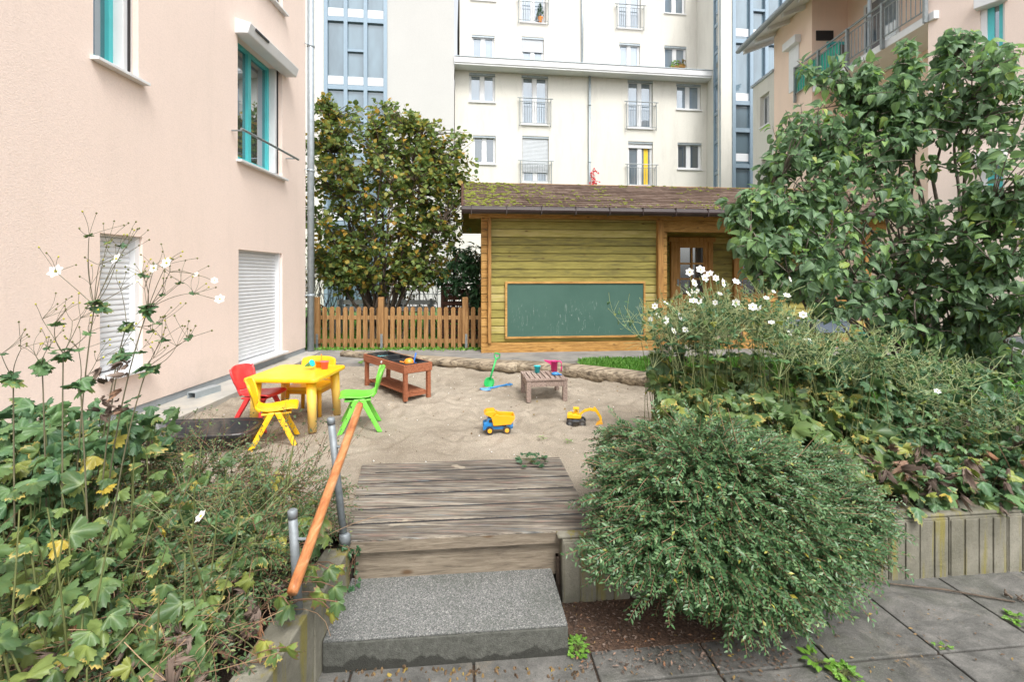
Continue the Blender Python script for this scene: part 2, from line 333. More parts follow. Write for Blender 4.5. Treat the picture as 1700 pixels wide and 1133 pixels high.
class Pl:
    def __init__(s, x, y, th): s.x, s.y = x, y; s.c, s.s = math.cos(R(th)), math.sin(R(th))
    def pt(s, u, z, d=0): return (s.x+s.c*u+s.s*d, s.y+s.s*u-s.c*d, z)
    def uz(s, px, py, d=0):
        k = (px-CX)/F; X0 = s.x+s.s*d; Y0 = s.y-s.c*d; u = (k*Y0-X0)/(s.c-k*s.s); Y = Y0+s.s*u
        return u, H-(py-HY)/F*Y
    def box(s, mb, u0, u1, z0, z1, d0, d1):
        mb.hexa([s.pt(u0, z0, d1), s.pt(u1, z0, d1), s.pt(u1, z0, d0), s.pt(u0, z0, d0), s.pt(u0, z1, d1), s.pt(u1, z1, d1), s.pt(u1, z1, d0), s.pt(u0, z1, d0)])
    def rect(s, x0, x1, y0, y1, d=0):   # from pixels
        xm = (x0+x1)/2; z1 = s.uz(xm, y0, d)[1]; z0 = s.uz(xm, y1, d)[1]; return s.uz(x0, 0, d)[0], s.uz(x1, 0, d)[0], z0, z1
    def wall(s, mb, u0, u1, z0, z1, holes, d=0, rec=.3):
        us = sorted({u0, u1, *[h[0] for h in holes], *[h[1] for h in holes]}); us = [u for u in us if u0 <= u <= u1]
        zs = sorted({z0, z1, *[h[2] for h in holes], *[h[3] for h in holes]}); zs = [z for z in zs if z0 <= z <= z1]
        for a, b in zip(us, us[1:]):
            for e, f in zip(zs, zs[1:]):
                um, zm = (a+b)/2, (e+f)/2
                if any(h[0] < um < h[1] and h[2] < zm < h[3] for h in holes): continue
                mb.quad(s.pt(a, e, d), s.pt(b, e, d), s.pt(b, f, d), s.pt(a, f, d))
        for (a, b, e, f) in [(u0, u1, z0, z1)]+[tuple(h[:4]) for h in holes]:
            f = min(f, z1); e = max(e, z0)
            mb.quad(s.pt(a, e, d), s.pt(a, f, d), s.pt(a, f, d-rec), s.pt(a, e, d-rec)); mb.quad(s.pt(b, e, d), s.pt(b, e, d-rec), s.pt(b, f, d-rec), s.pt(b, f, d))
            mb.quad(s.pt(a, e, d), s.pt(a, e, d-rec), s.pt(b, e, d-rec), s.pt(b, e, d)); mb.quad(s.pt(a, f, d), s.pt(b, f, d), s.pt(b, f, d-rec), s.pt(a, f, d-rec))

def arr_mesh(name, V, faces_list, attr=None):
    """V (n,3); faces_list: list of int arrays (m,k)"""
    me = bpy.data.meshes.new(name); me.vertices.add(len(V)); me.vertices.foreach_set('co', np.asarray(V, dtype=np.float32).ravel())
    loops = np.concatenate([f.ravel() for f in faces_list]); tot = np.concatenate([np.full(len(f), f.shape[1]) for f in faces_list])
    st = np.concatenate([[0], np.cumsum(tot)[:-1]])
    me.loops.add(len(loops)); me.loops.foreach_set('vertex_index', loops.astype(np.int32))
    me.polygons.add(len(tot)); me.polygons.foreach_set('loop_start', st.astype(np.int32)); me.polygons.foreach_set('loop_total', tot.astype(np.int32))
    me.update(calc_edges=True)
    if attr is not None:
        a = me.attributes.new('rim', 'FLOAT', 'POINT'); a.data.foreach_set('value', np.asarray(attr, dtype=np.float32))
    return me
def nrm(a): return a/np.maximum(np.linalg.norm(a, axis=-1, keepdims=True), 1e-9)
# leaf templates: (verts, faces(list of arrays), rim)
def ovate(n=4, w=.32, fold=.12, curl=.25, tipsharp=1.3):
    V = []; rim = []; F3 = []; F4 = []
    ts = np.linspace(0, 1, n+1)
    for t in ts:
        ww = w*math.sin(math.pi*min(1, t**.75))**(1/tipsharp)*1.0 if 0 < t < 1 else 0
        z = -curl*t*t
        V += [(-ww, t, z+fold*ww*2), (0, t, z), (ww, t, z+fold*ww*2)]; rim += [1, 0, 1]
    for i in range(n):
        a = i*3
        F4 += [(a, a+1, a+4, a+3), (a+1, a+2, a+5, a+4)]
    return np.array(V), [np.array(F4)], np.array(rim)
def tiny(w=.28, fold=.08):
    V = [(0, 0, 0), (-w, .5, fold), (w, .5, fold), (0, 1, -.08), (0, .5, -.02)]
    return np.array(V), [np.array([(0, 4, 1), (0, 2, 4), (1, 4, 3), (4, 2, 3)])], np.array([.3, 1, 1, 1, .1])
def lobed(lobes=((-75, .75), (0, 1), (75, .75)), depth=.45, serr=.07, droop=.35, seed=1):
    rr = random.Random(seed); pts = []; base = -130
    N = 36
    for i in range(N+1):
        a = base+260*i/N; best = 0
        for la, ll in lobes:
            dd = abs(a-la)/38.0; best = max(best, ll*max(0, 1-depth*dd**1.6))
        r = max(best, .28)*(1+serr*(1 if i % 2 else -1))*(1+.04*rr.uniform(-1, 1)); pts.append((math.radians(a), r))
    V = [(0, 0, 0)]; rim = [0]
    for fr, rm in ((.55, .35), (1, 1)):
        for a, r in pts:
            x, y = math.sin(a)*r*fr, math.cos(a)*r*fr+.15*fr
            V.append((x, y, -droop*(x*x+y*y)+.13*math.cos(a*4.8)*fr)); rim.append(rm)
    n = N+1; F3 = [(0, 1+i+1, 1+i) for i in range(n-1)]; F4 = [(1+i, 1+i+1, 1+n+i+1, 1+n+i) for i in range(n-1)]
    V = np.array(V)*.62; return V, [np.array(F3), np.array(F4)], np.array(rim)
T_ov = ovate(); T_ov_lo = ovate(3, .36, .1, .2); T_big = ovate(6, .35, .30, .5, 1.15); T_round = ovate(3, .45, .1, .15); T_tiny = tiny(.21); T_nar = tiny(.16)
T_lob = lobed(); T_lob5 = lobed(((-100, .62), (-50, .88), (0, 1), (50, .88), (100, .62)), .68, .10, .3, 3); T_lobc = lobed(droop=1.6, serr=.15, seed=5)
def crumple(T, k, seed):
    V, F_, rm = T; g_ = np.random.default_rng(seed); V = V.copy(); V[:, 2] += g_.normal(0, k, len(V)); V[:, 0] *= .75+.2*np.sin(V[:, 1]*5); V[:, 2] -= .5*np.abs(V[:, 0]); return V, F_, rm
T_wig = crumple(T_lobc, .11, 4); T_cr = crumple(T_lob5, .035, 8)
def leaves(name, T, pos, d, up, size, mat, parent=None, jit=.0, **k):
    V, Fs, rim = T; pos = np.asarray(pos, float); N = len(pos); d = nrm(np.asarray(d, float)); up = np.asarray(up, float)
    if up.ndim == 1: up = np.tile(up, (N, 1))
    up = up+rng.normal(0, jit, (N, 3)) if jit else up
    x = nrm(np.cross(d, up)); z = np.cross(x, d); size = np.broadcast_to(size, (N,))
    W = pos[:, None, :]+size[:, None, None]*(V[None, :, 0:1]*x[:, None, :]+V[None, :, 1:2]*d[:, None, :]+V[None, :, 2:3]*z[:, None, :])
    n = len(V); Vw = W.reshape(-1, 3)
    if parent is not None: o = off_of(parent); Vw = Vw-np.array([o.x, o.y, o.z])
    fl = [(f[None]+(np.arange(N)*n)[:, None, None]).reshape(-1, f.shape[1]) for f in Fs]
    me = arr_mesh(name, Vw, fl, np.tile(rim, N)); return link(name, me, mat, parent, **k)
def tubes(name, Pa, Ra, mat, parent=None, n=4, **k):
    Pa = np.asarray(Pa, float); N, K, _ = Pa.shape; Ra = np.broadcast_to(np.asarray(Ra, float), (N, K))
    t = nrm(np.gradient(Pa, axis=1)); ref = np.tile(np.array([.31, .87, .39]), (N, K, 1)); a = nrm(np.cross(t, ref)); b = np.cross(t, a)
    an = 2*np.pi*np.arange(n)/n
    W = Pa[:, :, None, :]+Ra[:, :, None, None]*(np.cos(an)[None, None, :, None]*a[:, :, None, :]+np.sin(an)[None, None, :, None]*b[:, :, None, :])
    V = W.reshape(-1, 3)
    if parent is not None: o = off_of(parent); V = V-np.array([o.x, o.y, o.z])
    i = np.arange(N)[:, None, None]*K*n; j = np.arange(K-1)[None, :, None]*n; q = np.arange(n)[None, None, :]; q2 = (q+1) % n
    f = np.stack(np.broadcast_arrays(i+j+q, i+j+q2, i+j+n+q2, i+j+n+q), -1).reshape(-1, 4)
    me = arr_mesh(name, V, [f]); return link(name, me, mat, parent, smooth=True, **k)
def bez(a, b, c, K):
    a, b, c = (np.asarray(q, float) for q in (a, b, c)); t = np.linspace(0, 1, K)[None, :, None]
    return (1-t)**2*a[:, None]+2*t*(1-t)*b[:, None]+t*t*c[:, None]
def taper(N, K, r0, r1): return np.broadcast_to(np.linspace(1, 0, K)[None]*(r0-r1)+r1, (N, K))
def rnd(n, s=1): return rng.normal(0, s, (n, 3))
def in_ell(n, c, r, shell=.5):
    d = nrm(rng.normal(size=(n, 3))); rad = shell+(1-shell)*rng.random((n, 1)); return np.array(c)+d*rad*np.array(r), d
def fbm(X, Y, sc_, octv=4, seed=0):
    g = np.random.default_rng(seed); out = 0; amp = 1; tot = 0
    for o in range(octv):
        t = g.random((64, 64)); x = X*sc_*2**o+17.3*o; y = Y*sc_*2**o+5.1*o
        xi = np.floor(x).astype(int); yi = np.floor(y).astype(int); fx = x-xi; fy = y-yi; fx = fx*fx*(3-2*fx); fy = fy*fy*(3-2*fy)
        A = t[xi % 64, yi % 64]; B = t[(xi+1) % 64, yi % 64]; C = t[xi % 64, (yi+1) % 64]; D = t[(xi+1) % 64, (yi+1) % 64]
        out = out+amp*((A*(1-fx)+B*fx)*(1-fy)+(C*(1-fx)+D*fx)*fy); tot += amp; amp *= .55
    return out/tot-.5

# ================================================================== SETTING
ZS = .32
TH = 6.0; c6, s6 = math.cos(R(TH)), math.sin(R(TH))
WALLR = Pl(.25, 2.42, TH)            # front face line of the low retaining wall
mb = MB(); mb.box(-150, 150, -60, 200, -.6, -.05); part('ground', mb, soilm, kind='structure')
# paving slabs (one sheet of pavement)
mb = MB(); o0 = Vector((1.87, 2.105))
for i in range(-12, 9):
    for j in range(-6, 1):
        cx = o0.x+c6*(i+.5)*.507-s6*(j+.5)*.5; cy = o0.y+s6*(i+.5)*.507+c6*(j+.5)*.5
        mb.cbox((cx, cy, -.03+random.uniform(-.0015, .0015)), (.497, .490, .06), Matrix.Rotation(R(TH), 3, 'Z'))
part('pavement', mb, slabm, kind='structure', bevel=.005)
mb = MB(); mb.M = Matrix.Translation((0, 0, 0)); mb.box(-6, 7, -2, 3.2, -.05, -.012); part('pavement_bed', mb, soilm, kind='structure')
# raised garden soil
mb = MB(); b1 = WALLR.pt(-.02, 0, -.05); b2 = WALLR.pt(8, 0, -.05)
mb.slab([(b1[0], b1[1]), (b2[0], b2[1]), (60, 40), (60, 120), (-60, 120), (-60, -3), (-.80, -3), (-.80, 2.60), (.22, 2.70), (.24, 2.45)], -.04, ZS-.11)
part('garden_soil', mb, soilm, kind='structure')
# sand
nx, ny = 330, 300
X, Y = np.meshgrid(np.linspace(-3.42, 2.6, nx), np.linspace(2.5, 7.6, ny), indexing='ij')
Z = ZS+.05*fbm(X, Y, .9, 3, 1)+.055*fbm(X, Y, 4, 4, 2)+.022*fbm(X, Y, 17, 2, 3)
for _ in range(330):
    fx, fy = random.uniform(-3, 1.6), random.uniform(3, 7); a = random.uniform(0, 3.14); ca, sa = math.cos(a), math.sin(a)
    u = ((X-fx)*ca+(Y-fy)*sa)/random.uniform(.09, .14); v = (-(X-fx)*sa+(Y-fy)*ca)/.055; q = u*u+v*v
    Z += -.022*np.exp(-q)+.010*np.exp(-(np.sqrt(q)-1.5)**2*3)
Z = np.where(Z > 0, (Z-ZS)*np.clip((Y-3.25)/.7, .12, 1)*.85+ZS-.004, Z)
Z -= .17*np.clip((X-(1.05+(Y-4.2).clip(0, 3)*.9))/.15, 0, 1); Z -= .5*((X > 1.2) & (Y < 3.2))
idx = np.arange(nx*ny).reshape(nx, ny); f = np.stack([idx[:-1, :-1], idx[1:, :-1], idx[1:, 1:], idx[:-1, 1:]], -1).reshape(-1, 4)
sand = link('sand', arr_mesh('sand', np.stack([X, Y, Z], -1).reshape(-1, 3), [f]), sandm, kind='structure', smooth=True)
def sand_z(x, y):
    i = min(nx-1, max(0, int(round((x+3.42)/6.02*(nx-1))))); j = min(ny-1, max(0, int(round((y-2.5)/5.1*(ny-1))))); return float(Z[max(0, i-4):i+5, max(0, j-4):j+5].mean())+.003
# concrete strip along the peach house, asphalt path, lawns
mb = MB(); mb.slab([(-3.46, 2.6), (-2.95, 2.6), (-3.02, 5.4), (-3.22, 8.1), (-3.46, 8.1)], .15, ZS+.055); part('concrete_path', mb, strip_c, kind='structure')
mb = MB(); mb.slab([(-3.6, 7.15), (-1.2, 7.1), (.2, 6.9), (1.1, 7.42), (3, 7.62), (12, 7.8), (12, 9.0), (2.4, 8.7), (-3.6, 8.4)], .15, ZS+.035); part('asphalt_path', mb, asph, kind='structure')
mb = MB(); mb.slab([(1.0, 6.2), (1.9, 5.6), (3.0, 5.0), (9.0, 4.5), (14, 6.5), (9, 7.7), (3, 7.6), (1.1, 7.4)], .15, ZS+.03)
mb.slab([(-12, 8.75), (-.6, 8.75), (-.6, 12), (6, 14), (6, 20), (-14, 20)], .15, ZS+.02); mb.slab([(6, 9.05), (9.2, 8.9), (9.2, 16), (6, 16)], .15, ZS+.03)
part('lawn', mb, grassb, kind='structure')
def grass(name, n, fx, h, parent=None):
    p = fx(n); d = rnd(n, .35)+np.array([0, 0, 1.0]); leaves(name, T_nar, p, d, rnd(n), rng.uniform(.5, 1.1, n)*h, grassm, kind='stuff')['label'] = 'short bright green grass blades'
def g1(n):
    x = rng.uniform(1.0, 8, n); y = rng.uniform(0, 1, n); lo = np.interp(x, [1.0, 1.9, 3, 8], [6.5, 5.8, 5.1, 4.6]); hi = np.interp(x, [1, 1.5, 3, 8], [7.3, 7.42, 7.55, 7.6]); return np.stack([x, lo+(hi-lo)*y, np.full(n, ZS+.025)], -1)
grass('grass', 26000, g1, .085)
def g2(n): return np.stack([rng.uniform(-7, -.7, n), 8.68+rng.random(n)**1.6*6, np.full(n, ZS+.01)], -1)
grass('grass', 14000, g2, .10)
def g3(n): return np.stack([rng.uniform(5.5, 9.2, n), rng.uniform(9.0, 11, n), np.full(n, ZS+.02)], -1)
grass('grass', 6000, g3, .09)
def g4(n): return np.stack([rng.uniform(-3.5, -.5, n), rng.normal(8.45, .07, n), np.full(n, ZS+.03)], -1)
leaves('weeds', T_ov_lo, g4(900), rnd(900, .6)+np.array([0, 0, .8]), rnd(900), rng.uniform(.02, .06, 900), L_weed, kind='stuff')['label'] = 'low green weeds growing along the foot of the picket fence'

# ---- right low retaining wall of concrete blocks
t = thing('retaining_wall', 'low board-marked grey concrete retaining wall streaked with yellow moss beside the paving', 'wall', WALLR.pt(2, 0, 0))
mb = MB()
u = 0
while u < 4.6:
    WALLR.box(mb, u+.004, u+.356, -.02, ZS, -.16, 0)
    for k in range(4):      # board imprints
        WALLR.box(mb, u+.010+k*.087, u+.010+k*.087+.078, -.01, ZS-.012, 0, .006+.002*(k % 2))
    u += .36
part('wall_block', mb, concm, t, bevel=.004)
mb = MB(); WALLR.box(mb, -.02, 4.6, ZS+.001, ZS+.02, -.155, -.004); part('wall_top', mb, concm, t, bevel=.008)
# ---- left planter edge
mb = MB(); mb.box(-.915, -.792, -1.5, 1.93, -.03, ZS+.02); mb.box(-.91, -.79, 1.936, 2.35, -.03, ZS+.0); t = part('planter_wall', mb, concm, bevel=.006)
tag(t, 'grey concrete edging wall of the left flower bed, running beside the step', 'wall')
# ---- stone step, riser, deck
ST = Pl(-.786, 1.995, 5.4)
t = thing('stone_step', 'speckled grey washed-concrete block step below the timber deck', 'step', ST.pt(.5, 0, -.15))
mb = MB(); ST.box(mb, 0, 1.035, -.03, .122, -.42, 0); part('step_block', mb, aggd, t, bevel=.006)
mb = MB(); ST.box(mb, .002, 1.033, .122, .134, -.42, -.002); part('step_tread', mb, aggm, t, bevel=.004)
DK = Pl(-.83, 2.37, 5.3)
t = thing('timber_deck', 'weathered grey timber platform of broad sleepers at the top of the step', 'deck', DK.pt(.6, .1, -.5))
mb = MB(); uL = 1.27
ws = [.17, .16, .175, .165, .17, .165]; d = .0
for i, wv in enumerate(ws):
    g = .013+random.uniform(0, .005); a = -.02 if i else 0
    lft = -.0-.02*i
    zt = ZS+.023+random.uniform(-.001, .0015)
    mb.hexa([DK.pt(lft, ZS-.04, -d), DK.pt(uL, ZS-.04, -d), DK.pt(uL, ZS-.04, -d-wv+g), DK.pt(lft-.02, ZS-.04, -d-wv+g), DK.pt(lft, zt, -d), DK.pt(uL, zt, -d), DK.pt(uL, zt+random.uniform(-.001, .001), -d-wv+g), DK.pt(lft-.02, zt, -d-wv+g)]); d += wv
part('plank', mb, deckm, t, bevel=.006)
mb = MB(); d = 0
for wv in ws[:-1]: d += wv; DK.box(mb, -.0, uL-.01, ZS-.04, ZS+.0195, -d-.003, -d+.015)
part('joint_dirt', mb, darkm, t)
mb = MB(); DK.box(mb, .0, uL, ZS-.039, ZS+.014, .0, .004); part('edge_face', mb, facew, t)
mb = MB(); DK.box(mb, .05, 1.12, .10, ZS-.042, -.14, -.028); part('riser', mb, facew, t, bevel=.006)
mb = MB(); DK.box(mb, .0, uL, .02, ZS-.045, -.95, -.16); part('base', mb, soilm, t)
mb = MB(); DK.box(mb, 1.13, 1.33, -.02, ZS+.0, -.12, .01); o = part('edging_block', mb, concm, bevel=.006); tag(o, 'mossy square concrete block at the right end of the timber riser', 'block')
# mulch
mb = MB(); mb.slab([(.262, 2.10), (.9, 2.17), (1.3, 2.24), (1.8, 2.58), (.25, 2.42)], -.02, .006); part('mulch', mb, mulchm, kind='structure')

# ================================================================== LEFT PEACH HOUSE
WL = Pl(-3.45, 0, 90)
t = thing('peach_house', 'pale peach rendered house with turquoise windows and white shutters filling the left side', 'building', (-5, 4, ZS))
holes = {'w1': (3.97, 4.45, 3.46, 5.4), 'w2': (6.06, 7.24, 3.12, 4.72), 's1': (4.035, 4.50, .80, 2.01), 's2': (6.08, 7.24, .52, 1.985), 'w3': (6.4, 7.25, 5.62, 7.0)}
mb = MB(); WL.wall(mb, -6, 8.05, ZS+.13, 8, list(holes.values()), 0, .3); WL.box(mb, -6, 8.05, ZS-.1, 8, -7, -.3)
part('wall', mb, peach, t)
mb = MB(); WL.box(mb, -6, 8.05, .1, ZS+.125, -.25, -.012); part('plinth', mb, plinth_m, t)
def sill(pl, u0, u1, z, parent, mat=whitep, d=.06, h=.035, rec=.12):
    m = MB()
    m.hexa([pl.pt(u0, z-h, d), pl.pt(u1, z-h, d), pl.pt(u1, z-h, -rec), pl.pt(u0, z-h, -rec), pl.pt(u0, z-.008, d), pl.pt(u1, z-.008, d), pl.pt(u1, z+.012, -rec), pl.pt(u0, z+.012, -rec)])
    m2 = part('sill', m, mat, parent, bevel=.003); return m2
def slats(pl, u0, u1, z0, z1, d, parent, mat, h=.05, name='shutter'):
    m = MB(); z = z0
    while z < z1-.001:
        zt = min(z+h, z1)
        a = [pl.pt(u0, z, d), pl.pt(u1, z, d), pl.pt(u1, z+.35*(zt-z), d+.010), pl.pt(u0, z+.35*(zt-z), d+.010), pl.pt(u0, z+.85*(zt-z), d+.007), pl.pt(u1, z+.85*(zt-z), d+.007), pl.pt(u0, zt, d-.004), pl.pt(u1, zt, d-.004)]
        m.add(a, [(0, 1, 2, 3), (3, 2, 5, 4), (4, 5, 7, 6)]); z = zt
    pl.box(m, u0, u1, z0, z1, d-.03, d-.006)
    return part(name, m, mat, parent)
# shutters on the ground floor
for key in ('s1', 's2'):
    a, b, e, f_ = holes[key]; fr = MB()
    WL.box(fr, a, a+.02, e, f_, -.16, -.04); WL.box(fr, b-.05, b, e, f_, -.16, -.03); WL.box(fr, a+.02, b-.05, f_-.02, f_, -.16, -.05)
    wdw = part('window', fr, whitep, t, label='ground-floor window closed by its white roller shutter'); slats(WL, a+.02, b-.05, e+.02, f_-.02, -.09, wdw, shutterm, .047)
    sill(WL, a-.03, b+.06, e, wdw, d=.07)
def leftwin(key, mull):
    a, b, e, f_ = holes[key]; fr = MB()
    WL.box(fr, a, b, e, e+.06, -.22, -.14); WL.box(fr, a, a+.05, e+.06, f_, -.22, -.14); WL.box(fr, b-.10, b, e+.06, f_, -.22, -.06)
    wdw = part('window', fr, whitep, t, bevel=.004)
    m = MB(); a2, b2 = a+.05, b-.10; us = [a2]+mull+[b2]
    for q, r_ in zip(us, us[1:]):
        WL.box(m, q, q+.04, e+.06, f_, -.21, -.155); WL.box(m, r_-.045, r_, e+.06, f_, -.21, -.15); WL.box(m, q+.04, r_-.045, e+.06, e+.10, -.21, -.152); WL.box(m, q+.04, r_-.045, f_-.045, f_, -.21, -.152)
    part('sash', m, teal, wdw, bevel=.003)
    m = MB(); WL.box(m, a2, b2, e+.06, f_, -.25, -.19); part('pane', m, glass_near, wdw)
    m = MB(); WL.box(m, b-.055, b-.035, e+.06, f_, -.058, -.045); part('gap_strip', m, darkm, wdw)
    sill(WL, a-.03, b+.06, e, wdw, d=.07); return wdw
leftwin('w1', []); w2 = leftwin('w2', [6.62]); leftwin('w3', [6.8])
m = MB(); z0, z1 = 4.68, 4.88
for (ua, ub) in ((6.0, 7.36),):
    m.hexa([WL.pt(ua, z0, .16), WL.pt(ub, z0, .16), WL.pt(ub, z0, -.02), WL.pt(ua, z0, -.02), WL.pt(ua, z1-.07, .20), WL.pt(ub, z1-.07, .20), WL.pt(ub, z1, -.02), WL.pt(ua, z1, -.02)])
part('shutter_box', m, whitep, w2, bevel=.01)
m = MB(); WL.box(m, 6.12, 6.45, z1-.115, z1-.085, .19, .203); part('box_vent', m, darkm, w2)
m = MB(); m.tube([WL.pt(5.86, 3.44, .16), WL.pt(7.42, 3.44, .16)], .016, 10)
for uu in (5.93, 7.35): m.tube([WL.pt(uu, 3.44, .16), WL.pt(uu, 3.44, -.02)], .01, 8)
part('guard_rail', m, galvd, w2)
m = MB(); m.tube([(-3.39, 8.12, .2), (-3.39, 8.12, 8)], .055, 16)
for z in (1.3, 3.4, 5.5): m.lathe([(.06, 0), (.064, .01), (.064, .03), (.06, .04)], 16, Matrix.Translation((-3.39, 8.12, z))); m.tube([(-3.44, 8.0, z+.02), (-3.39, 8.06, z+.02)], .008, 6)
part('downpipe', m, zinc, t, smooth=True)

# ================================================================== FAR CREAM APARTMENT BUILDING
FA = Pl(3.3, 22.0, 7.3); DB = -1.3; DC = .55
t = thing('apartment_building', 'tall cream white apartment block with french balconies behind the wooden hut', 'building', (2, 24, ZS))
def window(pl, hole, d=0, kind='', parent=None, g=glass_far, rail=None):
    a, b, e, f_ = hole; r0 = d-.16; wt = .055; fr = MB()
    pl.box(fr, a, b, e, e+wt, r0-.03, r0+.03); pl.box(fr, a, b, f_-wt, f_, r0-.03, r0+.03)
    pl.box(fr, a, a+wt, e+wt, f_-wt, r0-.03, r0+.03); pl.box(fr, b-wt, b, e+wt, f_-wt, r0-.03, r0+.03)
    m_ = (a+b)/2; pl.box(fr, m_-.065, m_+.065, e+wt, f_-wt, r0-.03, r0+.035)
    for q, r_ in ((a+wt, m_-.065), (m_+.065, b-wt)):
        for (x0, x1, y0, y1) in ((q, q+.04, e+wt, f_-wt), (r_-.04, r_, e+wt, f_-wt), (q+.04, r_-.04, e+wt, e+wt+.05), (q+.04, r_-.04, f_-wt-.05, f_-wt)): pl.box(fr, x0, x1, y0, y1, r0-.02, r0+.015)
    wd = part('window', fr, whitep, parent)
    m = MB(); pl.box(m, a, b, e, f_, r0-.06, r0-.03+.004); part('pane', m, g, wd)
    m = MB(); pl.box(m, a-.03, b+.03, e-.05, e-.005, d-.12, d+.06); part('sill', m, whitep, wd)
    if 'shut' in kind:
        z0 = f_-(f_-e)*float(kind.split(':')[1].split()[0]); slats(pl, a+.02, b-.02, z0, f_-.01, d-.09, wd, shutterg if 'g' in kind.split(':')[0][4:] else shutterm, .06)
    m = MB(); pl.box(m, a, b, f_-.085, f_-.0, d-.12, d-.03); part('shutter_case', m, zinc, wd)
    if 'curtain' in kind:
        m = MB(); pl.box(m, m_+.22, m_+.42, e+.1, f_-.2, r0-.028, r0-.012); part('curtain', m, curt, wd)
    if rail:
        z0, z1 = e-.05, rail; m = MB(); aa, bb = a-.10, b+.10; dd = d+.14
        for z in (z1,): m.tube([pl.pt(aa-.1, z, dd), pl.pt(bb+.1, z, dd)], .022, 6)
        for z in (z1-.16, z0+.08): m.tube([pl.pt(aa, z, dd), pl.pt(bb, z, dd)], .013, 5)
        for uu in (aa, bb): m.tube([pl.pt(uu, z0-.08, dd), pl.pt(uu, z1, dd)], .02, 6); m.tube([pl.pt(uu, z0, dd), pl.pt(uu, z0, d)], .014, 5); m.tube([pl.pt(uu, z1-.1, dd), pl.pt(uu, z1-.1, d)], .014, 5)
        k = aa+.11
        while k < bb-.05: m.tube([pl.pt(k, z0+.08, dd), pl.pt(k, z1-.16, dd)], .008, 4); k += .11
        part('balcony_rail', m, galvd, wd)
    return wd
A_w = [((779, 822, 121, 169), '', 0), ((866, 910, 125, 207), '', 1), ((1042, 1084, 133, 213), '', 1), ((1123, 1164, 139, 182), '', 0),
       ((785, 823, 225, 272), 'shut:.0', 0), ((867, 911, 226, 303), 'shutg:.78', 1), ((1043, 1084, 235, 309), 'shut:.14 curtain', 1), ((1125, 1165, 237, 281), '', 0),
       ((779, 822, 330, 379), '', 0), ((867, 911, 330, 400), '', 0), ((1044, 1084, 335, 400), '', 0), ((1125, 1165, 336, 382), '', 0)]
B_w = [((783, 821, 58, 100), '', 0), ((866, 903, 61, 101), 'shutg:.6', 0), ((1028, 1063, 71, 112), '', 0), ((1103, 1140, 76, 116), '', 0),
       ((782, 823, -44, 0), '', 0), ((864, 906, -40, 37), '', 1), ((1026, 1064, -30, 47), '', 1), ((1103, 1138, -24, 22), '', 0)]
uA0, uA1 = FA.uz(755, 0)[0], FA.uz(1190, 0)[0]
uB0, uB1 = FA.uz(763, 0, DB)[0], FA.uz(1157, 0, DB)[0]
hA = [FA.rect(*w_[0]) for w_ in A_w]; hB = [FA.rect(*w_[0], d=DB) for w_ in B_w]
mb = MB(); FA.wall(mb, uA0, uA1, ZS-.1, 10.9, hA, 0, .4); FA.box(mb, uA0, uA1, 0, 10.9, -9, -.4); part('wall', mb, cream, t)
mb = MB(); FA.wall(mb, uB0, uB1, 10.9, 17, hB, DB, .4); FA.box(mb, uB0, uB1, 10.9, 17, -9, DB-.4); part('upper_wall', mb, cream, t)
for w_, h_ in zip(A_w, hA):
    rl = FA.uz((w_[0][0]+w_[0][1])/2, w_[0][3]-(42 if w_[0][3] < 250 else 35))[1] if w_[2] else None
    window(FA, h_, 0, w_[1], t, glass_dark if (w_[0][0] == 1125 or w_[0][0] == 785) else glass_far, rl)
for w_, h_ in zip(B_w, hB):
    rl = FA.uz((w_[0][0]+w_[0][1])/2, w_[0][3]-37, DB)[1] if w_[2] else None
    window(FA, h_, DB, w_[1], t, glass_far, rl)
mb = MB(); FA.box(mb, uA0-.02, uA1+.1, 10.74, 10.82, .02, .62); FA.box(mb, uA0-.02, uA1+.1, 10.82, 11.06, .55, .66); FA.box(mb, uA0-.02, uA1+.1, 10.82, 11.0, DB+.02, .55); part('eave', mb, whitep, t)
mb = MB(); FA.box(mb, uA0-.02, uA1+.12, 11.062, 11.09, .50, .69); part('eave_flashing', mb, zinc, t)
mb = MB(); u_ = FA.uz(978, 0)[0]; mb.tube([FA.pt(u_, 0, .1), FA.pt(u_, 10.74, .1)], .055, 10); u_ = FA.uz(966, 0, DB)[0]; mb.tube([FA.pt(u_, 11.3, DB+.08), FA.pt(u_, 17, DB+.08)], .055, 10)
for z in (4, 6.8, 9.4): mb.tube([FA.pt(FA.uz(978, 0)[0], z, .1), FA.pt(FA.uz(978, 0)[0], z+.06, .1)], .07, 10)
part('downpipe', mb, zinc, t, smooth=True)
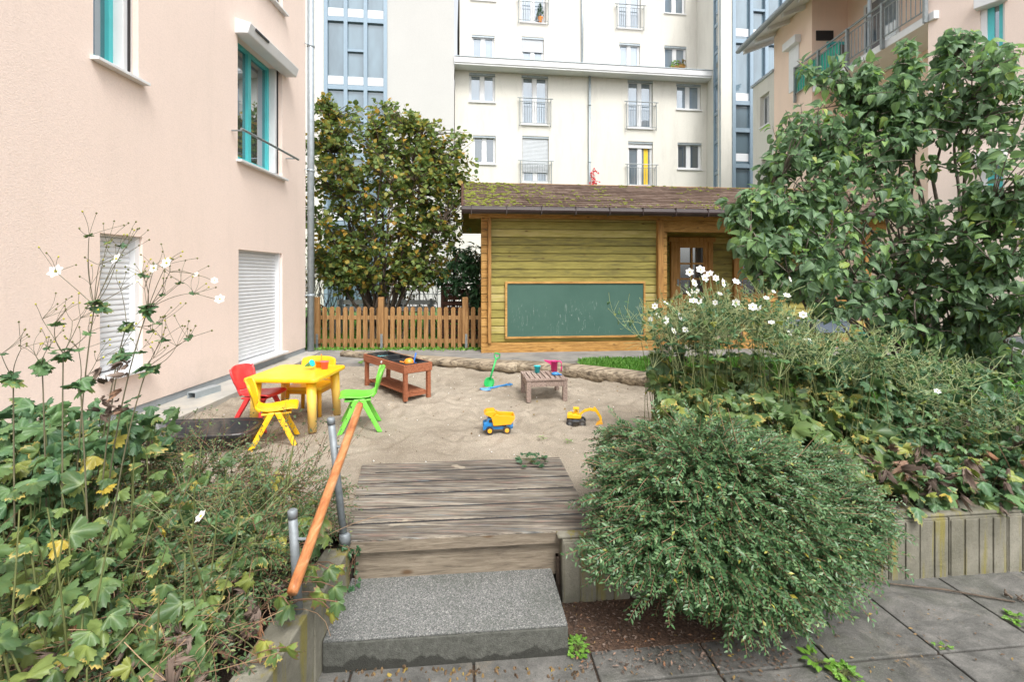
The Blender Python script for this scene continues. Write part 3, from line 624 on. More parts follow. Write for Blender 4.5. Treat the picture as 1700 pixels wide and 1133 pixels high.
# grey end wall + stair glazing + cream edge
uC0, uC1 = FA.uz(641, 0, DC)[0], FA.uz(754, 0, DC)[0]; uE0 = FA.uz(540, 0, DC)[0]; uZ = FA.uz(430, 0, DC)[0]
mb = MB(); FA.box(mb, uC0, uC1, 0, 17, -8, DC); part('end_wall', mb, greyw, t)
mb = MB(); FA.box(mb, uZ, uE0, 0, 17, -8, DC); part('corner_wall', mb, cream, t)
def glazing(pl, cols, rows, mid, bands, d, parent, colsel=1, top=17):
    us = [pl.uz(x, 0, d)[0] for x in cols]; zs = [pl.uz(sum(cols)/len(cols), y, d)[1] for y in rows]
    m = MB(); pl.box(m, us[0], us[-1], 0, top, d-.5, d-.08); g = part('glazing', m, glass_stair, parent)
    m = MB()
    for u in us: pl.box(m, u-.075, u+.075, 0, top, d-.07, d+.05)
    for z in zs: pl.box(m, us[0]+.075, us[-1]-.075, z-.09, z+.09, d-.07, d+.035)
    if len(us) > 2:
        for y in mid: z = pl.uz(sum(cols)/len(cols), y, d)[1]; pl.box(m, us[colsel]+.075, us[colsel+1]-.075, z-.05, z+.05, d-.07, d+.03)
    part('mullion', m, bluegrey, g)
    for y in bands: m = MB(); z = pl.uz(sum(cols)/len(cols), y, d)[1]; pl.box(m, us[0], us[-1], z-.17, z+.17, d-.079, d-.072); part('floor_band', m, shutterm, g)
glazing(FA, [541, 574, 607, 640], [-80, 33, 146, 259, 372, 460], [-28, 84, 200, 315, 415], [20, 133, 246, 359], DC, t)
# right stair tower
TD = Pl(*FA.pt(FA.uz(1197, 0, 1.6)[0], 0, 1.6)[:2], 7.3)
ua = 0; ub = TD.uz(1218, 0)[0]; uc = TD.uz(1330, 0)[0]
mb = MB(); TD.box(mb, ua, ub, 0, 17, -.25, 0); part('stair_pillar', mb, cream, t)
glazing(TD, [1218, 1247, 1272, 1300, 1330], [-40, 71, 173, 218, 277, 400], [18], [55, 162, 262], 0, t)
p0 = FA.pt(uB1, 0, DB); p1 = TD.pt(0, 0, 0); p0 = Vector(p0[:2]); p1 = Vector(p1[:2]); pm = p0+(p1-p0)*.72
mb = MB(); q = (p1-p0).normalized(); nn = Vector((-q.y, q.x))
mb.slab([tuple(p0), tuple(pm), tuple(pm+nn*.5), tuple(p0+nn*.5)], 0, 17); part('return_wall', mb, cream, t)
mb = MB(); mb.slab([tuple(pm+nn*.03), tuple(p1-q*.02+nn*.03), tuple(p1-q*.02+nn*.07), tuple(pm+nn*.07)], 0, 17); g = part('side_glazing', mb, glass_stair, t)
mb = MB()
for q_ in (pm, p1-q*.12): mb.slab([tuple(q_+nn*-.02), tuple(q_+q*.08+nn*-.02), tuple(q_+q*.08+nn*.058), tuple(q_+nn*.058)], 0, 17)
for y in (-20, 28, 75, 128, 180, 228, 282, 330):
    z = H-(y-HY)/F*21; mb.slab([tuple(pm+q*.082), tuple(p1-q*.082), tuple(p1-q*.082+nn*.05), tuple(pm+q*.082+nn*.05)], z-.07, z+.07)
part('mullion', mb, bluegrey, g)
# red creeper by the downpipe, plants on sills
u_ = FA.uz(983, 0)[0]; n = 46; pc = np.array([FA.pt(u_+random.gauss(0, .10), random.uniform(5.3, 6.6), .25+random.uniform(0, .1)) for _ in range(n)])
tt = thing('creeper', 'small bright red creeper climbing the far downpipe above the hut roof', 'plant', FA.pt(u_, ZS, .2))
leaves('foliage', T_lob, pc, rnd(n)+np.array([0, -.5, -.6]), np.array([0, -1, .4]), .13, L_red, tt)
tubes('stem', bez([FA.pt(u_, ZS, .2)], [FA.pt(u_+.1, 3, .2)], [FA.pt(u_, 6.5, .22)], 8), .012, twigm, tt)
u_ = FA.uz(897, 37, DB)[0]; zb = FA.uz(897, 37, DB)[1]
tt = thing('potted_plant', 'little green conifer in a terracotta pot on the top balcony sill', 'plant', FA.pt(u_, zb, DB+.05))
mb = MB(); mb.lathe([(.07, 0), (.11, .2), (.12, .2), (.12, .24), (.1, .24)], 12, Matrix.Translation(FA.pt(u_, zb, DB+.03))); part('pot', mb, po, tt)
n = 160; zz = rng.random(n)*.6; aa = rng.random(n)*6.28; rr = .16*(1-zz/.65)
c_ = np.array(FA.pt(u_, zb+.24, DB+.03)); leaves('foliage', T_nar, c_+np.stack([rr*np.cos(aa), rr*np.sin(aa), zz], -1), rnd(n, .4)+np.array([0, 0, 1]), rnd(n), .12, L_ivy, tt)
for (x_, y_) in ((1131, 112), (1120, 113)):
    u_, zb = FA.uz(x_, y_-4, DB); tt = thing('window_plant', 'leafy yellow-green plant on the sill' if x_ > 1125 else 'rusty brown plant on the sill', 'plant', FA.pt(u_, zb, DB-.05))
    tt['label'] = 'low bushy yellow-green plant on the right upper window ledge' if x_ < 1125 else 'low brownish trailing plant on the right upper window ledge'
    n = 50; leaves('foliage', T_ov_lo, np.array(FA.pt(u_, zb+.05, DB+.0))+rng.uniform(-.16, .16, (n, 3)), rnd(n)+np.array([0, -.3, .6]), rnd(n), .11, L_weed if x_ < 1125 else L_hedge, tt)
    mb = MB(); c = FA.pt(u_, zb-.06, DB+.0); mb.cbox(c, (.36, .14, .12)); part('trough', mb, orangew, tt)

# ================================================================== RIGHT PEACH HOUSE
t = thing('balcony_house', 'peach house with wide white-soffit roof and a green-screened balcony at the right', 'building', (12, 12, ZS))
RW = Pl(9.3, 17.1, -90)
mb = MB(); RW.box(mb, 0, 2.16, ZS-.1, 10.9, -6, 0); mb2 = MB()
part('bay_wall', mb, peach2, t)
mb = MB(); RW.box(mb, 2.162, 6.6, ZS-.1, 10.95, -6, -1.1); part('wall', mb, peach2, t)
a, b, e, f_ = RW.rect(1311, 1327, 78, 150); 
fr = MB(); RW.box(fr, a, b, e, f_, .0, .03); wd = part('window', fr, shutterm, t); m = MB(); RW.box(m, a-.1, b+.1, f_, f_+.25, .0, .2); part('shutter_box', m, whitep, wd, bevel=.01)
# bay face toward us: vent and turquoise door
YB = 17.1-2.16
mb = MB(); mb.box(9.42, 9.95, YB-.03, YB, 8.95, 9.25); part('vent', mb, darkm, t)
mb = MB(); mb.box(9.75, 10.36, YB-.05, YB, 7.5, 8.9); wd = part('door', mb, teal, t); mb = MB(); mb.box(9.83, 10.28, YB-.06, YB-.052, 7.6, 8.8); part('pane', mb, glass_dark, wd)
# balcony
mb = MB(); mb.box(9.28, 10.4, 10.6, YB-.06, 7.32, 7.5); part('balcony_slab', mb, whitep, t, bevel=.01)
m = MB(); ys = [15.7, 10.75]
for z, r_ in ((8.43, .03), (8.28, .016), (7.58, .016)): m.tube([(9.22, ys[0], z), (9.22, ys[1], z)], r_, 6)
k = ys[1]
while k < ys[0]: m.tube([(9.22, k, 7.58), (9.22, k, 8.28)], .010, 5); k += .13
for k in (10.75, 12, 13.25, 14.5, 15.7): m.box(9.18, 9.26, k-.03, k+.03, 7.3, 8.45)
rl = part('balcony_rail', m, galvd, t)
m = MB(); m.box(9.245, 9.262, 13.6, 15.65, 7.6, 8.27); part('privacy_screen', m, simple('green_mesh_screen', (.02, .36, .26), .6, var=.2, ns=3), rl)
m = MB(); m.tube([(9.35, 12.6, 7.5), (9.35, 12.6, 10.8)], .05, 10); part('balcony_post', m, zinc, t)
m = MB(); RW.box(m, 2.9, 4.2, 7.5, 9.6, -1.1, -1.06); wd = part('window', m, whitep, t); m = MB(); RW.box(m, 3.0, 4.1, 7.6, 9.5, -1.06, -1.055); part('pane', m, glass_far, wd)
# front-right wing
E2 = Pl(9.3, 10.77, -60.6); h1 = E2.rect(1627, 1668, 8, 103); h2 = E2.rect(1627, 1668, 270, 372)
mb = MB(); E2.wall(mb, 0, 9, ZS-.1, 10.8, [h1, h2], 0, .3); E2.box(mb, 0, 9, ZS-.1, 10.8, -5, -.3); part('wing_wall', mb, peach, t)
for hh in (h1, h2):
    a, b, e, f_ = hh; fr = MB(); E2.box(fr, a, a+.10, e, f_, -.16, -.03); E2.box(fr, b-.04, b, e, f_, -.16, -.05); E2.box(fr, a+.1, b-.04, e, e+.05, -.16, -.05)
    wd = part('window', fr, whitep, t); m = MB(); E2.box(m, a+.1, a+.2, e+.05, f_, -.15, -.07); E2.box(m, b-.1, b-.04, e+.05, f_, -.15, -.07); E2.box(m, a+.2, b-.1, e+.05, e+.12, -.15, -.07); part('sash', m, teal, wd)
    m = MB(); E2.box(m, a+.1, b-.04, e+.05, f_, -.2, -.1); part('pane', m, glass_near, wd); m = MB(); E2.box(m, a-.05, b+.05, f_-.02, f_+.2, -.1, .18); part('shutter_box', m, whitep, wd, bevel=.01)
    m = MB(); E2.box(m, a-.05, b+.05, e-.04, e, -.1, .07); part('sill', m, whitep, wd)
mb = MB(); E2.box(mb, 0, 9, ZS-.1, ZS+.12, 0, .015); part('plinth', mb, plinth_m, t)
# roof with soffit and rafters
mb = MB()
def roofz(x, o=0): return 9.95+(x-8.45)*.36+o
y0, y1 = 9.2, 17.9
mb.hexa([(8.45, y0, roofz(8.45)), (13, y0, roofz(13)), (13, y1, roofz(13)), (8.45, y1, roofz(8.45)), (8.45, y0, roofz(8.45, .10)), (13, y0, roofz(13, .10)), (13, y1, roofz(13, .10)), (8.45, y1, roofz(8.45, .10))])
rf = part('roof', mb, whitep, t)
m = MB(); k = y0+.1
while k < y1: m.hexa([(8.6, k, roofz(8.6, -.13)), (12.9, k, roofz(12.9, -.13)), (12.9, k+.13, roofz(12.9, -.13)), (8.6, k+.13, roofz(8.6, -.13)), (8.6, k, roofz(8.6)), (12.9, k, roofz(12.9)), (12.9, k+.13, roofz(12.9)), (8.6, k+.13, roofz(8.6))]); k += .85
part('rafter', m, whitep, rf)
m = MB(); m.tube([(8.38, y0, 9.98), (8.38, y1+.03, 9.98)], .07, 8); m.box(8.4, 8.46, y0, y1+.02, 9.92, 10.12); part('gutter', m, galvd, rf)
m = MB(); m.hexa([(8.4, y0, roofz(8.4, .12)), (13, y0, roofz(13, .12)), (13, y1+.05, roofz(13, .12)), (8.4, y1+.05, roofz(8.4, .12)), (8.4, y0, roofz(8.4, .18)), (13, y0, roofz(13, .18)), (13, y1+.05, roofz(13, .18)), (8.4, y1+.05, roofz(8.4, .18))]); part('tiles', m, brownw, rf)
# low cream annex
t = thing('cream_annex', 'narrow cream annex with a small tilted window between glass tower and peach house', 'building', (10.5, 18, ZS))
hh = [RW.rect(1262, 1277, 156, 208), RW.rect(1264, 1279, 262, 310)]
mb = MB(); RW.wall(mb, -1.5, -.01, ZS-.1, 8.9, hh, 0, .25); RW.box(mb, -1.5, -.01, ZS-.1, 8.9, -4, -.25); part('wall', mb, cream, t)
mb = MB(); RW.box(mb, -1.56, -.01, 8.9, 9.0, -4, .06); part('coping', mb, zinc, t)
for h_ in hh: 
    a, b, e, f_ = h_; m = MB(); RW.box(m, a, b, e, f_, -.2, -.14); wd = part('window', m, whitep, t); m = MB(); RW.box(m, a+.08, b-.08, e+.08, f_-.08, -.14, -.13); part('pane', m, glass_dark, wd); m = MB(); RW.box(m, a-.03, b+.03, e-.05, e, -.14, .05); part('sill', m, whitep, wd)

# ================================================================== HUT
HT = Pl(-.40, 8.12, TH)
t = thing('wooden_hut', 'yellow-green plank garden hut with mossy shingle roof and chalkboard wall', 'hut', HT.pt(3, ZS, -1.5))
uw = HT.uz(1092, 0)[0]; LEN = 7.3; z0 = ZS+.20; ztop = 2.62
def planks(pl, u0, u1, z0, z1, d0, d1, h=.137, hole=None):
    m = MB(); z = z0
    while z < z1-.01:
        zt = min(z+h, z1); c = (z+zt)/2
        segs = [(u0, u1)]
        if hole and hole[2] < c < hole[3]: segs = [(u0, hole[0]), (hole[1], u1)]
        for (a, b) in segs:
            if b-a < .02: continue
            m.hexa([pl.pt(a, z+.009, d0), pl.pt(b, z+.009, d0), pl.pt(b, z+.009, d1), pl.pt(a, z+.009, d1), pl.pt(a, zt-.004, d0), pl.pt(b, zt-.004, d0), pl.pt(b, zt-.004, d1), pl.pt(a, zt-.004, d1)])
            pl.box(m, a, b, z-.003, z+.008, d1, d0-.022)
        z = zt
    return m
o = part('front_wall', planks(HT, 0, uw, z0, ztop, 0, -.06), yelloww, t, bevel=.005)
LW = Pl(*HT.pt(-.0, 0, -.06)[:2], TH-90)      # left side wall (runs back)
mb = MB(); z = z0
HL = lambda v, z_, d=0: HT.pt(0+d, z_, -v)
while z < ztop-.01:
    HT.box(mb, .0, .06, z+.004, z+.133, -3.0, -.062); z += .137
part('side_wall', mb, yelloww, t)
mb = MB(); HT.box(mb, .0, LEN, z0, ztop, -3.06, -3.0); part('back_wall', mb, yelloww, t)
# porch inner walls
o = part('porch_wall', planks(HT, uw+.05, LEN-.1, z0, ztop, -1.35, -1.41), yelloww, t, bevel=.004)
mb = MB(); HT.box(mb, uw-.03, uw+.03, z0, ztop, -1.40, -.062); part('porch_side', mb, yelloww, t)
mb = MB(); HT.box(mb, 0.07, LEN, z0-.04, z0-.002, -3.0, -.065); part('floor', mb, greyw2, t)
mb = MB(); HT.box(mb, 0.07, LEN, ztop+.01, ztop+.03, -2.98, -.12); part('ceiling', mb, orangew, t)
# corner log ends and posts
mb = MB(); mb2 = MB(); z = z0
while z < ztop-.01:
    HT.box(mb, -.12, -.012, z+.004, z+.133, -.07, .012); HT.box(mb2, uw+.075, uw+.165, z+.004, z+.133, -.07, .012); z += .137
part('log_end', mb, orangew, t, bevel=.006); part('log_end', mb2, orangew, t, bevel=.006)
mb = MB(); HT.box(mb, -.010, .045, z0, ztop, .001, .10); part('corner_post', mb, orangev, t, bevel=.006); mb = MB()
HT.box(mb, uw-.03, uw+.07, z0, ztop, .002, .10); part('corner_post', mb, orangev, t, bevel=.006)
mb = MB(); HT.box(mb, -.12, LEN, ZS+.03, z0-.004, -.10, .05); HT.box(mb, -.14, LEN, ZS+.0, ZS+.03, -.1, .075); part('base_beam', mb, orangew, t, bevel=.004)
mb = MB(); HT.box(mb, uw+.07, LEN, ztop-.20, ztop-.0, -.07, .05); HT.box(mb, -.32, LEN, ztop+.002, ztop+.075, -.12, .10); part('header_beam', mb, orangew, t, bevel=.004)
mb = MB(); HT.box(mb, 5.0, 5.12, z0, ztop-.2, -.08, .03); part('porch_post', mb, orangev, t, bevel=.005); mb = MB(); HT.box(mb, 6.9, 7.02, z0, ztop-.2, -.08, .03); part('porch_post', mb, orangev, t, bevel=.005)
# roof: eave line d=+.38, z 2.70 ; ridge d=-1.6 z 3.49
def rp(u, s_, dz=0): dd = .40-s_*2.0; return HT.pt(u, 2.72+s_*.79+dz, dd)
ul, ur = -.42, LEN+.3
mb = MB(); K = 15
for i in range(K):
    a, b = i/K, (i+1.25)/K if i < K-1 else 1
    uu = ul
    while uu < ur:
        ue = min(uu+random.choice([.9, 1.0, 1.1]), ur); j = random.uniform(-.003, .003)
        mb.hexa([rp(uu, a, .022+j), rp(ue-.004, a, .022+j), rp(ue-.004, b, .006), rp(uu, b, .006), rp(uu, a, .034+j), rp(ue-.004, a, .034+j), rp(ue-.004, b, .012), rp(uu, b, .012)]); uu = ue
HT2 = mb
rf = part('roof', mb, roofm, t)
mb = MB(); 
mb.hexa([rp(ul, 0, -.05), rp(ur, 0, -.05), rp(ur, 1, -.05), rp(ul, 1, -.05), rp(ul, 0, .004), rp(ur, 0, .004), rp(ur, 1, .004), rp(ul, 1, .004)])
def rb(u, s_, dz=0): dd = -1.6-s_*2.0; return HT.pt(u, 3.51-s_*.79+dz, dd)
mb.hexa([rb(ul, 1, -.05), rb(ur, 1, -.05), rb(ur, 0, -.05), rb(ul, 0, -.05), rb(ul, 1, .02), rb(ur, 1, .02), rb(ur, 0, .02), rb(ul, 0, .02)])
part('roof_board', mb, orangew, rf)
mb = MB()
mb.hexa([rp(ul-.03, 0, -.10), rp(ul-.002, 0, -.10), rp(ul-.002, 1, -.10), rp(ul-.03, 1, -.10), rp(ul-.03, 0, .04), rp(ul-.002, 0, .04), rp(ul-.002, 1, .04), rp(ul-.03, 1, .04)])
mb.hexa([rb(ul-.03, 1, -.10), rb(ul-.002, 1, -.10), rb(ul-.002, 0, -.10), rb(ul-.03, 0, -.10), rb(ul-.03, 1, .04), rb(ul-.002, 1, .04), rb(ul-.002, 0, .04), rb(ul-.03, 0, .04)])
part('barge_board', mb, brownw, rf)
mb = MB(); zz = 2.70
pts = [HT.pt(ul-.03, zz, .45), HT.pt(ur, zz, .45)]
mb.tube(pts, .062, 14); part('gutter', mb, gutterm, rf, smooth=False)
mb = MB(); u_ = -.3
while u_ < LEN: HT.box(mb, u_, u_+.012, zz-.068, zz+.07, .36, .518); u_ += .56
part('gutter_bracket', mb, gutterm, rf)
# gable fill, left
mb = MB(); a_ = HT.pt(.0, ztop, .0); b_ = HT.pt(0, ztop, -3.06); c_ = HT.pt(0, 3.38, -1.6)
a2, b2, c2 = HT.pt(.05, ztop, .0), HT.pt(.05, ztop, -3.06), HT.pt(.05, 3.38, -1.6)
mb.add([a_, b_, c_, a2, b2, c2], [(0, 1, 2), (5, 4, 3), (0, 2, 5, 3), (1, 4, 5, 2), (0, 3, 4, 1)]); part('gable', mb, yelloww, t)
mb = MB(); HT.box(mb, -.03, -.012, 2.2, 2.63, -.35, -.10)
# moss
n = 1300; us = ul+.03+(ur-ul)*rng.random(n)**1.5; ss = rng.random(n)*.98
keep = fbm(us, ss*2, 1.4, 3, 9) > -.04-.25*np.exp(-(us-ul)/.9); us, ss = us[keep], ss[keep]; mv = []; mm = MB()
for u_, s_ in zip(us, ss):
    s_ = (math.floor(s_*K)+random.uniform(0, .7))/K
    p = rp(u_, s_, .03); r_ = random.uniform(.008, .024)*(1.3 if u_ < .6 else 1)
    mm.M = Matrix.Translation(p) @ Matrix.Rotation(random.uniform(-.3, .3), 4, 'Z') @ Matrix.Diagonal((random.uniform(.8, 1.7), .9, .7, 1))
    for _ in range(3): mm.ball((random.uniform(-.6, .6)*r_, random.uniform(-.6, .6)*r_, 0), r_*random.uniform(.6, 1), 6)
mm.M = None; mo = part('moss', mm, mossm, rf, smooth=True, kind='stuff')
# chalkboard
a, b, e, f_ = HT.rect(842, 1068, 471, 558, .03); m = MB(); HT.box(m, a, b, e, f_, .003, .03); ck = part('chalkboard', m, boardm, t)
m = MB(); q = .035
HT.box(m, a-q, b+q, e-q, e, .003, .05); HT.box(m, a-q, b+q, f_, f_+q, .003, .05); HT.box(m, a-q, a, e, f_, .003, .05); HT.box(m, b, b+q, e, f_, .003, .05); part('board_frame', m, orangew, ck, bevel=.004)
# doors in porch
for (xa, xb) in ((1112, 1181), (1216, 1290)):
    a, b, e, f_ = HT.rect(xa, xb, 402, 560, -1.35); e = z0
    m = MB(); HT.box(m, a, a+.10, e, f_, -1.35, -1.28); HT.box(m, b-.10, b, e, f_, -1.35, -1.28); HT.box(m, a-.05, b+.05, f_, f_+.09, -1.35, -1.27); dr = part('door', m, orangev, t)
    m = MB(); HT.box(m, a+.1, a+.2, e, f_, -1.34, -1.30); HT.box(m, b-.2, b-.1, e, f_, -1.34, -1.30); HT.box(m, a+.2, b-.2, e, e+.75, -1.34, -1.305); HT.box(m, a+.2, b-.2, f_-.12, f_, -1.34, -1.30)
    mid = (a+b)/2; HT.box(m, mid-.02, mid+.02, e+.75, f_-.12, -1.33, -1.30)
    for k in (.33, .66): zk = e+.75+(f_-.12-e-.75)*k; HT.box(m, a+.2, b-.2, zk-.018, zk+.018, -1.33, -1.302)
    part('door_leaf', m, orangev, dr); m = MB(); HT.box(m, a+.2, b-.2, e+.75, f_-.12, -1.335, -1.325); part('pane', m, glass_dark, dr)
    m = MB(); HT.box(m, a+.13, a+.17, e+.92, e+1.06, -1.30, -1.285); m.tube([HT.pt(a+.15, e+1.0, -1.28), HT.pt(a+.26, e+1.0, -1.27)], .009, 6); part('handle', m, galv, dr)
# balustrade right
a = HT.uz(1236, 0)[0]; b = LEN-.05
m = planks(HT, a, b, z0, z0+.30, .02, -.04, .15); 
for zz in (z0+.42, z0+.58): pass
mm_ = planks(HT, a, b, z0+.40, z0+.66, .02, -.04, .13); m.v += mm_.v; n_ = len(m.v)-len(mm_.v); m.f += [tuple(i+n_ for i in f) for f in mm_.f]
part('balustrade', m, yelloww, t, bevel=.004)
m = MB(); HT.box(m, a-.05, b+.1, z0+.665, z0+.72, -.08, .06); HT.box(m, a-.06, a+.04, z0, z0+.664, .022, .05); HT.box(m, b-.4, b-.3, z0, z0+.664, .022, .05); part('handrail', m, orangew, t, bevel=.004)
mb = MB(); HT.box(mb, uw+.02, uw+.95, ZS, ZS+.13, .08, .48); o = part('porch_step', mb, strip_c, bevel=.008); tag(o, 'grey concrete step in front of the hut porch', 'step')
# planter boxes hanging on the balustrade
for i, (xa, xb) in enumerate(((1288, 1336), (1346, 1404))):
    a, b, e, f_ = HT.rect(xa, xb, 533, 552, .1); tt = thing('flower_box', ['short grey-blue plastic trough hung on the hut balustrade, left one', 'longer grey-blue plastic trough hung on the hut balustrade, right one'][i], 'planter', HT.pt(a, e, .1))
    m = MB(); m.hexa([HT.pt(a+.03, e, .2), HT.pt(b-.03, e, .2), HT.pt(b-.03, e, .05), HT.pt(a+.03, e, .05), HT.pt(a, f_, .23), HT.pt(b, f_, .23), HT.pt(b, f_, .04), HT.pt(a, f_, .04)]); part('trough', m, simple('greyblue_plastic', (.12, .15, .20), .5), tt, bevel=.008)
    m = MB(); HT.box(m, a-.02, b+.02, f_+.001, f_+.02, .03, .24); part('rim', m, MATS['greyblue_plastic'], tt)
tt = thing('bucket', 'dark green bucket beside the right end of the hut', 'bucket', P(1441, 578, 8.6)); c_ = P(1441, 578, 8.6)
m = MB(); m.lathe([(.12, 0), (.16, .26), (.17, .26), (.17, .28), (.15, .28), (.11, .02), (.001, .02)], 18, Matrix.Translation((c_.x, c_.y, ZS+.03))); part('shell', m, plastic('bottle_green', (.01, .12, .08)), tt, smooth=True)
pts = [(c_.x+.165*math.cos(q), c_.y-.165*abs(math.sin(q))*.6, ZS+.29-.10*math.sin(q)) for q in np.linspace(0, math.pi, 9)]
m = MB(); m.tube(pts, .005, 6); part('handle', m, galvd, tt)

# ================================================================== FENCE, SCREEN, HEDGE, TREE
FY = 8.60; t = thing('picket_fence', 'waist-high brown wooden picket fence with round-topped slats and taller posts', 'fence', (-2, FY, ZS))
x0f, x1f = -3.62, -.50
m = MB()
for z in (ZS+.16, ZS+.58): m.box(x0f, x1f, FY+.014, FY+.05, z-.035, z+.035)
part('rail', m, fencew, t, bevel=.004)
k = x0f+.03; i = 0
for i in range(26):
    x = x0f+.04+i*.1205; m = MB(); h_ = .775+random.uniform(-.006, .006); w_ = .039; th = random.uniform(-.006, .006)
    poly = [(x-w_, ZS+.035), (x+w_, ZS+.035), (x+w_+th, ZS+h_-.035), (x+w_*.7+th, ZS+h_-.010), (x+th, ZS+h_), (x-w_*.7+th, ZS+h_-.010), (x-w_+th, ZS+h_-.035)]
    m.prism(poly, FY-.012, FY+.012); part('picket', m, fencew, t, bevel=.003)
for px_ in (528, 634, 773):
    x = (px_-CX)/F*FY; m = MB(); m.box(x-.052, x+.052, FY-.09, FY-.014, ZS+.12, ZS+.95); part('post', m, fencew, t, bevel=.012)
    m = MB(); m.box(x+.0, x+.04, FY-.105, FY-.092, ZS, ZS+.30); m.tube([(x+.02, FY-.11, ZS+.2), (x+.02, FY-.11, ZS+.23)], .01, 6); part('post_anchor', m, galvd, t)
t = thing('slat_screen', 'dark brown slatted wooden bin screen behind the picket fence', 'screen', (-1.0, 9.6, ZS))
m = MB(); xa, xb = P(732, 0, 9.5).x, P(806, 0, 9.5).x
for k in range(9): m.box(xa+.05, xb, 9.5, 9.525, ZS+.05+k*.115, ZS+.05+k*.115+.085)
part('slat', m, brownw, t); m = MB(); m.box(xa, xa+.05, 9.48, 9.54, ZS, ZS+1.12); m.box(xb, xb+.05, 9.48, 9.54, ZS, ZS+1.12); m.box(xa, xb+.05, 9.46, 10.2, ZS+1.121, ZS+1.15); m.box(xa, xa+.04, 9.55, 10.2, ZS, ZS+1.1); part('frame', m, brownw, t)
# steel mesh fence + trained hedge on it
t = thing('mesh_fence', 'dark steel bar fence in front of the clipped autumn hedge', 'fence', (-3, 11.2, ZS))
m = MB(); x = -8
while x < 1: m.tube([(x, 11.2, ZS), (x, 11.2, ZS+1.5)], .006, 4); x += .11
for z in (.1, .5, .9, 1.3, 1.48): m.tube([(-8, 11.2, ZS+z), (1, 11.2, ZS+z)], .008, 4)
part('mesh', m, galvd, t); m = MB()
for x in np.arange(-7.6, 1, 1.25): m.box(x-.03, x+.03, 11.22, 11.28, ZS, ZS+1.62)
part('post', m, darkm, t)
t = thing('hedge', 'thin trained hedge with green and bronze leaves behind the picket fence', 'hedge', (-3, 11.5, ZS))
n = 220; a = np.stack([rng.uniform(-7.5, .5, n), np.full(n, 11.5), np.full(n, ZS)], -1); c = a+np.stack([rng.normal(0, .4, n), rng.normal(0, .08, n), rng.uniform(.9, 2.0, n)], -1)
tubes('branch', bez(a, (a+c)/2+rnd(n, .12), c, 7), taper(n, 7, .015, .004), bark, t)
n = 5200; pz = rng.random(n)**.6*1.75; p = np.stack([rng.uniform(-7.5, .6, n), rng.normal(11.5, .12, n), ZS+.15+pz], -1); kk = fbm(p[:, 0], p[:, 2], 1.6, 3, 4) > -.09+.07*(p[:, 2] < 1.4); p = p[kk]; n = len(p)
leaves('foliage', T_ov_lo, p, rnd(n)+np.array([0, -.3, -.4]), rnd(n), rng.uniform(.06, .10, n), L_hedge, t)
t = thing('bench', 'pale grey slatted garden bench on the lawn behind the picket fence', 'bench', (-3.2, 10.4, ZS))
m = MB()
for z in (.42,): 
    for k in range(3): m.box(-3.9, -1.7, 10.3+k*.13, 10.4+k*.13, ZS+z, ZS+z+.03)
part('seat', m, whitep, t); m = MB()
for k in range(2): m.box(-3.9, -1.7, 10.72, 10.75, ZS+.55+k*.14, ZS+.65+k*.14)
part('backrest', m, whitep, t)
for x in (-3.8, -1.8):
    m = MB(); m.box(x-.03, x+.03, 10.3, 10.36, ZS, ZS+.42); m.box(x-.03, x+.03, 10.68, 10.715, ZS, ZS+.82); m.box(x-.03, x+.03, 10.361, 10.679, ZS+.36, ZS+.419); part('leg', m, galvd, t)

